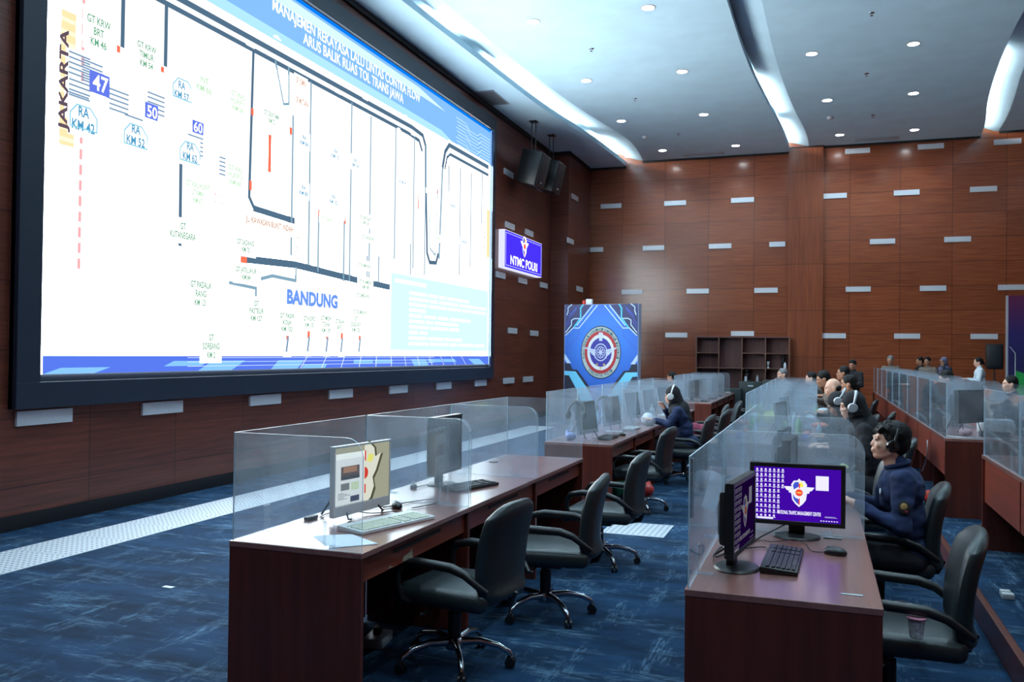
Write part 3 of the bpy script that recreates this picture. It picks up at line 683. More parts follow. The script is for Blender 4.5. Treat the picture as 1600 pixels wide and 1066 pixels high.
# ================================================================ EMBLEM HELPERS
def emblem(parent, o, u, v, n, s, small=True):
    """winged shield: flat coloured pieces, s = half height; returns nothing"""
    o, u, v, n = Vector(o), Vector(u), Vector(v), Vector(n)
    def pc(name, poly, mt, k):
        q = MB(); q.prism([(a*s, b*s) for a, b in poly], o+n*.0012*k, u, v, n, 0); return q.build(name, mt, parent, world=True, flat=True)
    W_, B_, R_, Y_ = EMB
    shield = [(-.52, .55), (-.35, .82), (-.12, .84), (0, .98), (.12, .84), (.35, .82), (.52, .55), (.42, .2), (.5, -.1), (.45, -.5), (.25, -.78), (0, -1), (-.25, -.78), (-.45, -.5), (-.5, -.1), (-.42, .2)]
    q = MB()
    q.prism([(a*s, b*s) for a, b in shield], o+n*.0012, u, v, n, 0)
    for sg in (1, -1):
        q.prism([(sg*a*s, b*s) for a, b in [(.36, .42), (1.0, .40), (.82, .16), (.68, .12), (.66, -.02), (.52, -.04), (.46, -.2), (.3, -.1)]], o+n*.0010, u, v, n, 0)
    q.build('shield', W_, parent, world=True, flat=True)
    pc('blue_field', [(-.40, .5), (-.28, .72), (-.02, .74), (-.02, .42), (-.2, .3), (-.34, .2)], B_, 2)
    pc('lower_blue_field', [(-.40, -.12), (-.36, -.45), (-.2, -.68), (-.03, -.82), (-.03, -.45), (-.25, -.36)], B_, 2)
    pc('red_stripe', [(-.02, .62), (.06, .62), (.06, .3), (-.02, .3)], R_, 3); pc('red_lower_stripe', [(-.03, -.4), (.05, -.4), (.05, -.82), (-.03, -.84)], R_, 3)
    pc('yellow_field', [(.08, .72), (.2, .7), (.3, .45), (.12, .36), (-.04, .60)], Y_, 2)
    q = MB(); q.ring(o+n*.0045, u, v, .0001, .24*s, 28); q.build('red_disc', R_, parent, world=True, flat=True)
EMB = None
def emb_set(g):
    global EMB
    EMB = (E(232, 232, 250, g), E(64, 84, 200, g), E(236, 70, 56, g), E(240, 226, 90, g))

# ================================================================ LIGHTBOX SIGN
sa, sb = at_x(790, 360, WX+.17), at_x(848, 379, WX+.17); 
sy0, sy1 = sa.y, sb.y; sz1 = (sa.z+at_x(848, 379, WX+.17).z)/2; sz0 = (at_x(790, 419, WX+.17).z+at_x(848, 433.5, WX+.17).z)/2
sg = thing('lightbox_sign', (WX, (sy0+sy1)/2, sz0), 0, 'blue lightbox sign reading NTMC POLRI on the left wall', 'sign')
mb = MB(); mb.box(WX, WX+.15, sy0, sy1, sz0, sz1, bev=.01); mb.build('case', emis('sign_case_glow', (.75, .78, .95, 1), .75), sg, world=True, flat=True)
fx = WX+.152
mb = MB(); mb.face([(fx, sy0+.02, sz0+.02), (fx, sy1-.02, sz0+.02), (fx, sy1-.02, sz1-.02), (fx, sy0+.02, sz1-.02)]); mb.build('face', E(66, 46, 226, .9), sg, world=True, flat=True)
q = MB()
for a in ((sy0+.06, sy1-.06, sz1-.075, sz1-.06), (sy0+.06, sy1-.06, sz0+.06, sz0+.075), (sy0+.06, sy0+.09, sz0+.06, sz1-.06), (sy1-.09, sy1-.06, sz0+.06, sz1-.06)): rect(q, fx+.003, *a)
q.build('border_line', E(170, 175, 250), sg, world=True, flat=True)
q = MB(); put_text(q, 'NTMC POLRI', (fx+.004, (sy0+sy1)/2, sz0+.22), Y3, Z3, (sy1-sy0)*.72, .20, .03); q.build('lettering', E(238, 240, 255, 1.1), sg, world=True, flat=True)
emb_set(.95); emblem(sg, (fx+.003, (sy0+sy1)/2, sz0+.64), Y3*1.15, Z3, X3, .27)

# ================================================================ HANGING SPEAKERS
def hung_speaker(x0, x1, y0, y1, z0, z1, tilt, label, rods):
    t = thing('hanging_speaker', ((x0+x1)/2, (y0+y1)/2, z0), 0, label, 'loudspeaker', 'loudspeakers hung from the soffit')
    cx, cy, cz = (x0+x1)/2, (y0+y1)/2, (z0+z1)/2
    R_ = Matrix.Translation((cx, cy, cz)) @ Matrix.Rotation(math.radians(tilt), 4, 'Y') @ Matrix.Translation((-cx, -cy, -cz))
    q = MB(); q.box(x0, x1, y0, y1, z0, z1, bev=.03, M=R_); q.build('cabinet', M_BLK, t, world=True)
    q = MB(); q.box(x1-.002, x1+.012, y0+.05, y1-.05, z0+.05, z1-.05, bev=.004, M=R_); q.build('grille', mat('speaker_grille', srgb(20, 28, 34), .55, nscale=300, noise=.4), t, world=True)
    q = MB(); q.box(x1+.012, x1+.02, cy-.05, cy+.05, z0+.10, z0+.14, M=R_); q.build('badge', M_SIL, t, world=True)
    q = MB()
    for rx in (cx-.05, cx+.05): q.cyl((rx, cy, z1-.08), (rx, cy, ZS), .012, n=8)
    q.box(cx-.09, cx+.09, cy-.09, cy+.09, ZS-.02, ZS); q.build('hanging_bracket', M_BLK, t, world=True)
hung_speaker(-6.66, -6.16, 19.15, 19.85, 5.62, 6.42, 14, 'black loudspeaker hung from the soffit, the one nearer the video wall', 2)
hung_speaker(-6.62, -6.16, 20.55, 21.2, 5.72, 6.50, 14, 'black loudspeaker hung from the soffit, the one nearer the back corner', 2)

# ================================================================ EMBLEM BACKDROP
BY = 19.6
p0, p1 = at_y(881, 472, BY), at_y(999, 479, BY-.0); bx0, bx1, bzt = p0.x, p1.x, (p0.z+p1.z)/2
rzb = math.radians(-5)
bd = thing('backdrop_panel', ((bx0+bx1)/2, BY, 0), 0, 'tall blue backdrop panel with a round winged emblem, standing in the left corner', 'backdrop')
ux = Vector((math.cos(rzb), math.sin(rzb), 0)); nn = Vector((math.sin(rzb), -math.cos(rzb), 0)); bw = (bx1-bx0)/math.cos(rzb)/2; bc = Vector(((bx0+bx1)/2, BY, 0))
q = MB(); q.prism([(-bw, .0), (bw, .0), (bw, bzt), (-bw, bzt)], bc, ux, Z3, -nn, .22); q.build('box_frame', mat('backdrop_side', srgb(150, 165, 195), .5), bd, world=True, flat=True)
def blend_mat(name, stops):
    mt = bpy.data.materials.new(name); mt.use_nodes = True; nt = mt.node_tree; b = nt.nodes['Principled BSDF']; L = nt.links.new
    tc = nt.nodes.new('ShaderNodeTexCoord'); g = nt.nodes.new('ShaderNodeVectorMath'); g.operation = 'LENGTH'
    mp = nt.nodes.new('ShaderNodeMapping'); mp.inputs['Location'].default_value = (0, 0, -1.9); L(tc.outputs['Object'], mp.inputs[0]); L(mp.outputs[0], g.inputs[0])
    r = nt.nodes.new('ShaderNodeValToRGB'); mr = nt.nodes.new('ShaderNodeMath'); mr.operation = 'DIVIDE'; mr.inputs[1].default_value = 1.5; L(g.outputs['Value'], mr.inputs[0]); L(mr.outputs[0], r.inputs['Fac'])
    r.color_ramp.elements[0].color = stops[0]; r.color_ramp.elements[1].color = stops[1]; r.color_ramp.elements[0].position = .2
    L(r.outputs['Color'], b.inputs['Base Color']); b.inputs['Roughness'].default_value = .5; return mt
P_ = lambda k: bc+nn*(.0015*k)
q = MB(); q.prism([(-bw+.01, .0), (bw-.01, .0), (bw-.01, bzt-.01), (-bw+.01, bzt-.01)], P_(1), ux, Z3, nn, 0); q.build('printed_cloth', blend_mat('backdrop_blue_print', (srgb(40, 130, 235), srgb(22, 56, 170))), bd, world=True, flat=True)
W2, H2 = 2*bw, bzt
def BP(fx_, fy_): return ((fx_-.5)*W2, H2-(fy_-.022)*W2*1.147)     # image fractions: fx over width, fy over the visible crop height
def bpoly(name, polys, col, k, rough=.5):
    q = MB()
    for p in polys: q.prism([BP(a/914, b/1066) for a, b in p], P_(k), ux, Z3, nn, 0)
    return q.build(name, mat('print_%d_%d_%d' % col, srgb(*col), rough), bd, world=True, flat=True)
def bline(name, lines, col, k, wd):
    q = MB()
    for ln in lines:
        pts = [Vector((*BP(a/914, b/1066), 0)) for a, b in ln]
        for a, b in zip(pts, pts[1:]):
            d = (b-a).normalized(); nrm = Vector((-d.y, d.x, 0))*wd/2; e = d*wd*.4
            q.prism([((a-e+nrm).x, (a-e+nrm).y), ((b+e+nrm).x, (b+e+nrm).y), ((b+e-nrm).x, (b+e-nrm).y), ((a-e-nrm).x, (a-e-nrm).y)], P_(k), ux, Z3, nn, 0)
    return q.build(name, mat('print_%d_%d_%d' % col, srgb(*col), .5), bd, world=True, flat=True)
mir = lambda p: [(914-a, b) for a, b in p]
cr = [(8, 20), (340, 30), (120, 300), (8, 400)]
bpoly('dark_corner_print', [cr, mir(cr)], (34, 40, 96), 2)
dk = [(8, 735), (75, 740), (110, 810), (170, 815), (330, 1020), (330, 1500), (8, 1500)]
bpoly('dark_lower_print', [dk, mir(dk)], (16, 26, 54), 2)
lb = [(8, 830), (150, 835), (300, 1040), (440, 1300), (440, 1420), (300, 1420), (170, 1065), (66, 885), (8, 880)]
bpoly('light_lower_band', [lb, mir(lb)], (110, 205, 246), 3)
wb = [(8, 620), (90, 735), (40, 738), (8, 690)]
bpoly('white_wedge', [wb, mir(wb)], (190, 215, 245), 3)
l1 = [[(410, 40), (185, 310), (110, 308), (20, 395)], [(350, 40), (160, 275)], [(20, 360), (90, 270), (90, 215), (125, 195), (200, 195)], [(30, 150), (45, 110), (45, 60), (90, 25)]]
bline('circuit_line_print', l1+[mir(x) for x in l1], (196, 226, 255), 4, .022)
l2 = [[(232, 32), (205, 70), (205, 185), (120, 300)]]
bline('teal_line_print', l2+[mir(x) for x in l2], (70, 196, 226), 4, .035)
l3 = [[(20, 250+30*k), (60, 200+30*k), (60, 150+20*k), (150, 60+12*k)] for k in range(3)]+[[(20, 560), (170, 420), (185, 330)], [(650, 297), (760, 297)], [(610, 910), (670, 910)]]
bline('faint_line_print', l3+[mir(x) for x in l3[:4]], (60, 84, 190), 3, .012)
# the round emblem
ec = P_(5)+ux*((460/914-.5)*W2)+Z3*(H2-(600/1066-.022)*W2*1.147); EX = .79; ER = 312/1066*W2*1.147
ec0 = ec
def ering(name, r0, r1, col, k):
    q = MB(); q.ring(ec0+nn*.0012*k, ux, Z3, r0*ER, r1*ER, 56, sx=EX); return q.build(name, mat('print_%d_%d_%d' % col, srgb(*col), .5), bd, world=True, flat=True)
ering('emblem_rim', .98, 1.02, (20, 30, 80), 0); ering('emblem_border', .80, .98, (176, 196, 196), 0); ering('emblem_red_ring', .68, .82, (176, 34, 46), 1)
ering('emblem_white_ring', .55, .69, (226, 232, 240), 1); ering('emblem_field', .001, .56, (42, 44, 158), 1)
q = MB()
cz = ec0+nn*.004
for sgn in (1, -1):
    for k in range(4):
        q.prism([(sgn*a*ER, b*ER) for a, b in [(.20, .10-.09*k), (.66-.12*k, .20-.10*k), (.60-.12*k, .13-.10*k), (.22, .02-.09*k)]], cz, ux, Z3, nn, 0)
q.ring(cz+nn*.001, ux, Z3, .30*ER, .34*ER, 40, sx=EX); 
for k in range(8):
    a = k*PI/4; q.ring(cz+nn*.002+ux*(.125*ER*math.cos(a)*EX)+Z3*(.125*ER*math.sin(a)), ux, Z3, .095*ER, .115*ER, 20, sx=EX)
q.ring(cz+nn*.002, ux, Z3, .001, .07*ER, 16, sx=EX)
for a, b, c_, d in ((-.10, .10, .62, .76), (-.14, .14, .54, .60), (-.07, .07, .44, .54)): q.prism([(a*ER, c_*ER), (b*ER, c_*ER), (b*ER*.8, d*ER), (a*ER*.8, d*ER)], cz+nn*.002, ux, Z3, nn, 0)
q.build('emblem_wings', mat('print_pale', srgb(208, 220, 246), .5), bd, world=True, flat=True)
q = MB()
for px_, py_ in ((-.18, -.47), (0, -.60), (.18, -.47)):
    q.prism([((px_*EX+.065*math.cos(PI/2+k*PI/5)*(1 if k % 2 == 0 else .42))*ER, (py_+.065*math.sin(PI/2+k*PI/5)*(1 if k % 2 == 0 else .42))*ER) for k in range(10)], cz+nn*.002, ux, Z3, nn, 0)
q.build('emblem_stars', mat('print_gold', srgb(220, 190, 90), .5), bd, world=True, flat=True)
def arc_text(txt, a0, a1, flip, h):
    q = MB(); n_ = len(txt)
    for i, ch in enumerate(txt):
        if ch == ' ': continue
        a = a0+(a1-a0)*(i+.5)/n_; r = .885*ER
        o_ = ec0+nn*.004+ux*(r*EX*math.cos(a))+Z3*(r*math.sin(a))
        t_ = ux*(-EX*math.sin(a))+Z3*math.cos(a); t_.normalize(); r_ = ux*math.cos(a)+Z3*math.sin(a)
        if flip: put_text(q, ch, o_, t_, -r_, h*.62, h, .02)
        else: put_text(q, ch, o_, -t_, r_, h*.62, h, .02)
    return q
arc_text('PUSAT KENDALI KOORDINASI KOMUNIKASI INFORMASI', PI+.28, -.28, False, .085*ER*1.1).build('emblem_upper_lettering', mat('print_teal', srgb(36, 84, 96), .5), bd, world=True, flat=True)
arc_text('KORLANTAS POLRI', PI+.85, 2*PI-.85, True, .10*ER).build('emblem_lower_lettering', MATS['print_teal'], bd, world=True, flat=True)
# small siren on top of the backdrop
t = thing('siren', (at_y(919, 468, BY+.12).x, BY+.14, bzt), 0, 'small red and white siren on top of the emblem backdrop', 'siren')
q = MB(); q.box(-.05, .10, -.05, .05, 0, .13, bev=.012); q.build('housing', M_WHT, t)
q = MB(); q.lathe([(.045, .0), (.045, .07), (.03, .1), (.001, .105)], c=(-.10, 0, 0), n=16); q.build('lamp_dome', mat('siren_red', srgb(190, 40, 30), .3), t)

# ================================================================ BOOKCASE AND WHAT IS ON IT
KY = 24.58; kx0, kx1 = -3.245, -.765; kz = 2.185
bk = thing('bookcase', ((kx0+kx1)/2, KY+.19, 0), 0, 'dark wooden open bookcase against the back wall, left of the column', 'bookcase')
cx_ = [kx0+(kx1-kx0)*k/4 for k in range(5)]; rz_ = [kz, 1.745, 1.33, .90, .46, .06]
q = MB(); q.box(kx0, kx1, KY+.36, KY+.38, .02, kz); q.build('back_board', M_SH, bk, world=True, flat=True)
for k, x in enumerate(cx_):
    q = MB(); q.box(x-.012 if k else x, x+.012 if k < 4 else x, KY, KY+.37, 0, kz-.012) if 0 < k < 4 else q.box(*( (x, x+.024) if k == 0 else (x-.024, x)), KY, KY+.37, 0, kz-.012)
    q.build('side_panel' if k in (0, 4) else 'divider', M_SH, bk, world=True, flat=True)
q = MB(); q.box(kx0-.01, kx1+.01, KY-.01, KY+.38, kz-.02, kz+.012); q.build('top_board', M_SH, bk, world=True, flat=True)
for i in range(4):
    for j in range(1, 6):
        if i == 1 and j in (1, 3): continue
        q = MB(); q.box(cx_[i]+.012, cx_[i+1]-.012, KY, KY+.36, rz_[j]-.012, rz_[j]+.010); q.build('shelf', M_SH, bk, world=True, flat=True)
q = MB()
for x in cx_: q.box(x-.014, x+.014, KY-.006, KY, 0, kz)
for i in range(4):
    for j in range(0, 6):
        if i == 1 and j in (1, 3): continue
        q.box(cx_[i], cx_[i+1], KY-.005, KY, rz_[j]-.014, rz_[j]+.012)
q.build('edge_banding', M_EDGEW, bk, world=True, flat=True)
def bottle(x, y, z, h, r, mt, label, grp=None, cap=None, cat='bottle'):
    t = thing('bottle', (x, y, z), 0, label, cat, grp)
    q = MB(); q.lathe([(r*.9, 0), (r, .02*h), (r, .62*h), (r*.8, .74*h), (r*.36, .84*h), (r*.34, .93*h)], n=16); q.build('body', mt, t)
    q = MB(); q.lathe([(r*.42, .92*h), (r*.42, h), (.001, h)], n=12); q.build('cap', cap or M_WHT, t); return t
z2 = rz_[2]+.011
t = thing('trophy', (-1.32, KY+.1, z2), 0, 'small white trophy on the right part of the bookcase', 'trophy'); q = MB(); q.lathe([(.035, 0), (.035, .02), (.012, .04), (.012, .08), (.035, .11), (.04, .17), (.02, .18)], n=14); q.build('cup', M_PAPER, t)
bottle(-.93, KY+.15, z2, .40, .05, M_BLK, 'tall dark bottle on the bookcase, right end of its row'); bottle(-.88, KY+.06, z2, .17, .035, M_PAPER, 'small white bottle beside the tall dark one on the bookcase')
t = thing('figurine', (-1.99+.12, KY+.12, rz_[3]+.011), 0, 'dark figurine with a white tag in the bookcase, second column from the right', 'figurine')
q = MB(); q.box(-.10, .10, -.08, .08, 0, .10, bev=.01); q.capsule((0, 0, .14), (0, 0, .26), .07, .055); q.ell((0, 0, .35), (.055, .055, .065)); q.build('body', M_BLK, t)
q = MB(); q.box(-.06, .0, -.092, -.084, .02, .2); q.build('tag', M_PAPER, t)
bottle(-1.60, KY+.12, rz_[3]+.011, .24, .04, M_SIL, 'grey bottle in the bookcase behind the dark boxes')
q = MB(); q.box(-.28, .28, -.16, .16, 0, .34, bev=.02); 
for (a, b, l_, wd, hh) in ((-1.62, 22.9, 'larger dark box', .62, .72), (-1.05, 22.6, 'dark box nearer the column', .55, .78), (-2.15, 22.7, 'lower dark box on the left', .6, .55)):
    t = thing('storage_crate', (a, b, 0), 0, l_+' standing in front of the bookcase', 'crate', 'dark crates in front of the bookcase')
    q = MB(); q.box(-wd/2, wd/2, -.2, .2, 0, hh+.3, bev=.02); q.build('body', mat('dark_crate', srgb(28, 44, 46), .5), t)
    q = MB(); q.box(-.08, .05, -.206, -.2, hh+.18, hh+.21); q.build('sticker', M_PAPER, t)
q.bm.free() if False else None

# ================================================================ RIGHT-HAND BACKDROP, LOUDSPEAKER ON STAND, EASEL
RBY = 22.0; rx0 = at_y(1573, 500, RBY).x; rzt = at_y(1573, 462, RBY).z
t = thing('backdrop_panel', (rx0+1.6, RBY, 0), 0, 'dark purple and blue backdrop panel at the right edge of the photo', 'backdrop')
q = MB(); q.box(rx0, rx0+3.2, RBY, RBY+.12, .17, rzt); q.build('box_frame', M_SIL, t, world=True, flat=True)
q = MB(); q.face([(rx0+.03, RBY-.003, .17), (rx0+3.2, RBY-.003, .17), (rx0+3.2, RBY-.003, rzt), (rx0+.03, RBY-.003, rzt)])
mt = bpy.data.materials.new('dark_print'); mt.use_nodes = True; nt = mt.node_tree; b_ = nt.nodes['Principled BSDF']; g_ = nt.nodes.new('ShaderNodeNewGeometry'); s_ = nt.nodes.new('ShaderNodeSeparateXYZ'); r_ = nt.nodes.new('ShaderNodeValToRGB'); mr = nt.nodes.new('ShaderNodeMapRange')
nt.links.new(g_.outputs['Position'], s_.inputs[0]); nt.links.new(s_.outputs['Z'], mr.inputs[0]); mr.inputs[1].default_value = 1.2; mr.inputs[2].default_value = rzt; nt.links.new(mr.outputs[0], r_.inputs['Fac'])
r_.color_ramp.elements[0].color = srgb(24, 24, 70); r_.color_ramp.elements[1].color = srgb(92, 22, 66); e_ = r_.color_ramp.elements.new(.55); e_.color = srgb(34, 26, 92); nt.links.new(r_.outputs['Color'], b_.inputs['Base Color']); b_.inputs['Roughness'].default_value = .5
q.build('printed_cloth', mt, t, world=True, flat=True)
q = MB(); q.face([(rx0+.18, RBY-.006, 1.42), (rx0+3.2, RBY-.006, .3), (rx0+.6, RBY-.006, .3), (rx0+.18, RBY-.006, 1.0)]); q.build('green_print', mat('print_green', srgb(30, 150, 70), .5), t, world=True, flat=True)
q = MB(); q.tube([(rx0+.06, RBY-.008, 1.95), (rx0+.17, RBY-.008, 1.8), (rx0+.17, RBY-.008, 1.3)], .01, 6); q.build('line_print', M_SIL, t, world=True)
t = thing('loudspeaker_on_stand', (3.86, 23.0, .165), 0, 'black loudspeaker on a pole stand in the far right corner', 'loudspeaker')
q = MB(); q.box(3.69, 4.03, 22.85, 23.15, 1.43, 2.02, bev=.03); q.build('cabinet', M_BLK, t, world=True)
q = MB(); q.box(3.72, 4.00, 22.83, 22.85, 1.47, 1.98, bev=.005); q.build('grille', MATS['speaker_grille'], t, world=True)
q = MB(); q.cyl((3.86, 23, .3), (3.86, 23, 1.44), .018); q.build('pole', M_BLK, t, world=True)
for k in range(3):
    a = k*2*PI/3+.4; q = MB(); q.cyl((3.86, 23, .75), (3.86+.4*math.cos(a), 23+.4*math.sin(a), .175), .012, n=8); q.build('leg', M_BLK, t, world=True)
t = thing('easel', (4.15, 22.4, .165), 0, 'thin wooden easel leaning by the right backdrop panel', 'easel')
M_LW = mat('light_wood', srgb(120, 84, 66), .5)
for a, b in (((3.95, 22.3, .17), (4.16, 22.45, 2.1)), ((4.32, 22.3, .17), (4.16, 22.45, 2.1)), ((4.16, 22.75, .17), (4.16, 22.46, 2.05))):
    q = MB(); q.cyl(a, b, .014, n=6); q.build('leg', M_LW, t, world=True)
q = MB(); q.cyl((4.02, 22.3, .9), (4.28, 22.3, .9), .012, n=6); q.build('crossbar', M_LW, t, world=True)

# ================================================================ FLOOR TILES (perforated steel)
def vtile(x0, y0, x1, y1, label, grp, nh=11):
    t = thing('perforated_floor_tile', ((x0+x1)/2, (y0+y1)/2, 0), 0, label, 'floor tile', grp)
    q = MB(); q.box(x0+.004, x1-.004, y0+.004, y1-.004, -.02, .006, bev=.002, seg=1); q.build('plate', M_TILE, t, world=True, flat=True)
    q = MB()
    for i in range(nh):
        for j in range(nh):
            cx, cy = x0+(x1-x0)*(i+.75)/(nh+.5), y0+(y1-y0)*(j+.75)/(nh+.5); r = .010
            q.face([(cx-r, cy-r, .0068), (cx+r, cy-r, .0068), (cx+r, cy+r, .0068), (cx-r, cy+r, .0068)])
    q.build('hole_grid', M_HOLE, t, world=True, flat=True)
    return t
first = vtile(-6.28, 4.2, -5.66, 4.82, 'perforated white steel tile, nearest of the line along the left wall', 'perforated tiles along the left wall')
for k in range(1, 24):
    y = 4.51+.62*k
    copy_tree(first, (-5.97, y, 0), 0, 'perforated white steel tile, %s from the camera in the line along the left wall' % ORD[k], 'perforated tiles along the left wall')
vtile(-1.93, 8.0, -1.33, 8.6, 'perforated white steel tile set in the carpet between the two chair rows', None)
vtile(.10, 8.12, .47, 8.42, 'small perforated white tile behind the seated man with headphones', None, 8)
q = MB(); q.box(-.04, .04, -.02, .02, .001, .004); o = q.build('paper_scrap', M_PAPER); o.location = at_z(263, 918, .0); tag(o, 'small scrap of paper on the blue carpet', 'paper')

# ================================================================ DESKS
def desk(x0, y0, n, mod, z0, label, grp=None, modesty='low', near_gap=0, notch=False, nseams=None):
    """row of n joined desk units: back (screen side) at x0, sitters on +X side; z0 = floor height"""
    dx = .73; x1 = x0+dx; y1 = y0+n*mod; zt = z0+.75
    t = thing('desk', ((x0+x1)/2, (y0+y1)/2, z0), 0, label, 'desk', grp)
    for k in range(n):
        a, b = y0+k*mod, y0+(k+1)*mod
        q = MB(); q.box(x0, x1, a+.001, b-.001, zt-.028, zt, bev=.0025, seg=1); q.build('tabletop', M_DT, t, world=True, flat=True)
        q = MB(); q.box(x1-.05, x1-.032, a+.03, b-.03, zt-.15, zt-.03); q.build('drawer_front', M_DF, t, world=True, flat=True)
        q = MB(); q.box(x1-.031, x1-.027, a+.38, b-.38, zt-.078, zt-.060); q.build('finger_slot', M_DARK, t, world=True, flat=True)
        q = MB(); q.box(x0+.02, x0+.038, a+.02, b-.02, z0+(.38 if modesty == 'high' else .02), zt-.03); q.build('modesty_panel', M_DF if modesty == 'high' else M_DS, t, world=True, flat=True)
        if modesty == 'high':
            q = MB(); q.box(x0+.40, x0+.415, a+.02, b-.02, z0+.02, zt-.2); q.build('inner_board', M_DARK, t, world=True, flat=True)
    for k in range(n+1):
        y = y0+k*mod; q = MB()
        if k == 0: q.box(x0+.003, x1-.003, y+.003, y+.030, z0, zt-.028)
        elif k == n: q.box(x0+.003, x1-.003, y-.030, y-.003, z0, zt-.028)
        else: q.box(x0+.05, x1-.012, y-.018, y+.018, z0, zt-.028)
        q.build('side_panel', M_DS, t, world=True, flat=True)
    return t
dA = desk(-2.70, 3.545, 3, 1.322, 0, 'nearest desk on the left, carrying a white computer and a black monitor')
dB = desk(-2.72, 8.75, 5, 1.25, 0, 'second desk in the left row, lined with computers where a hooded woman sits')
dB2 = desk(-2.70, 17.2, 4, 1.25, 0, 'far desk of the left row in front of the bookcase')
dC = desk(-.50, 3.50, 3, 1.322, 0, 'nearest desk in the middle row with the purple screened monitor on it')
dC2 = desk(-.75, 9.55, 6, 1.322, 0, 'long middle row desk behind the near one, crowded with computers, bottles and food')
dD = desk(1.13, 9.20, 9, 1.322, .165, 'long desk on the raised platform at the right, running to the back wall', None, 'high')
dE = desk(1.22, 3.82, 3, 1.322, .165, 'right-hand platform desk nearest the camera, cut by the right edge of the photo', None, 'high')
# chipped veneer on the near desk apron
q = MB(); q.face([(-2.001, 4.02, .607), (-2.001, 4.03, .63), (-2.001, 4.10, .64), (-2.001, 4.13, .652), (-2.001, 4.14, .60)][::-1]); q.face([(-2.001, 3.86, .605), (-2.001, 3.88, .617), (-2.001, 3.92, .605)])
for v in q.bm.verts: v.co.x = -1.9995
o = q.build('chipped_veneer', mat('chipboard', srgb(150, 138, 120), .9), dA, world=True, flat=True)
# cable grommets
for x, y, s_ in ((-2.60, 6.92, 'left row'),):
    q = MB(); q.lathe([(.04, 0), (.04, .004), (.03, .006), (.001, .005)], n=20); o = q.build('cable_grommet', M_DARK); o.location = (x, y, .75); o.parent = dA; o.location = (x-dA.location.x, y-dA.location.y, .75)

# ================================================================ ACRYLIC PARTITIONS
AT, AH = .006, .525
def rounded(a, b, h, r, n=7):
    """side outline from back a to front b with a rounded upper front corner"""
    p = [(a, 0), (b, 0)]
    for k in range(n+1):
        t_ = k*PI/2/n; p.append((b-r+r*math.cos(t_), h-r+r*math.sin(t_)))
    p.append((a, h)); return p
def sheet(parent, name, poly, o, u, v, n, th=AT):
    q = MB(); o, u, v, n = Vector(o), Vector(u), Vector(v), Vector(n)
    A = [q.bm.verts.new(o+u*a+v*b) for a, b in poly]; B = [q.bm.verts.new(o+u*a+v*b+n*th) for a, b in poly]; m_ = len(A)
    q.bm.faces.new(A[::-1]).material_index = 0; q.bm.faces.new(B).material_index = 0
    for k in range(m_): q.bm.faces.new((A[k], A[(k+1) % m_], B[(k+1) % m_], B[k])).material_index = 1
    return q.build(name, [M_ACR, M_ACE], parent, world=True, flat=True)
def partition(x0, x1, y0, y1, z, label, grp, sides=(1, 1), brackets=True):
    t = thing('acrylic_screen', (x0, (y0+y1)/2, z), 0, label, 'acrylic screen', grp)
    sheet(t, 'back_sheet', [(0, 0), (y1-y0, 0), (y1-y0, AH), (0, AH)], (x0, y0, z+.001), Y3, Z3, X3)
    if sides[0]: sheet(t, 'side_sheet', rounded(0, x1-x0-.006, AH, .09), (x0+.006, y0, z+.001), X3, Z3, Y3)
    if sides[1]: sheet(t, 'side_sheet', rounded(0, x1-x0-.006, AH, .09), (x0+.006, y1-AT, z+.001), X3, Z3, Y3)
    if brackets:
        for yy, sgn in ((y0+.24, 1), (y1-.28, 1)):
            q = MB(); q.box(x0+.006, x0+.075, yy, yy+.055, z+.001, z+.005); q.box(x0+.006, x0+.009, yy, yy+.055, z+.005, z+.13); q.build('bracket', M_ACB, t, world=True, flat=True)
        if sides[0]:
            q = MB(); xx = x1-.21; q.box(xx, xx+.055, y0+AT, y0+AT+.07, z+.001, z+.005); q.box(xx, xx+.003, y0+AT, y0+.03, z+.005, z+.13); q.box(xx+.052, xx+.055, y0+AT, y0+.03, z+.005, z+.13); q.build('bracket', M_ACB, t, world=True, flat=True)
    return t
M_ACB = acrylic('acrylic_bracket', .16)
def prow(x0, y0, n, mod, z, rowname, grp):
    for k in range(n):
        partition(x0+.012, x0+.722, y0+k*mod+.012, y0+(k+1)*mod-.012, z, 'clear acrylic booth screen on %s, %s from the camera' % (rowname, ORD[k]), grp)
prow(-2.70, 3.545, 3, 1.322, .75, 'the nearest left desk', 'acrylic booth screens, left row')
prow(-2.72, 8.75, 5, 1.25, .75, 'the second left desk', 'acrylic booth screens, left row')
prow(-2.70, 17.2, 3, 1.25, .75, 'the far left desk by the bookcase', 'acrylic booth screens, left row')
partition(-.488, .222, 3.51, 4.81, .75, 'clear acrylic booth screen around the purple monitor, open toward the camera', 'acrylic booth screens, middle row', (0, 1), True)
for k in (1, 2): partition(-.488, .222, 3.5+1.322*k+.012, 3.5+1.322*(k+1)-.012, .75, 'clear acrylic booth screen on the near middle desk, %s from the camera' % ORD[k], 'acrylic booth screens, middle row')
prow(-.75, 9.55, 6, 1.322, .75, 'the long middle desk', 'acrylic booth screens, middle row')
prow(1.13, 9.20, 9, 1.322, .915, 'the long platform desk', 'acrylic booth screens, right row')
prow(1.22, 3.82, 3, 1.322, .915, 'the near platform desk', 'acrylic booth screens, right row')

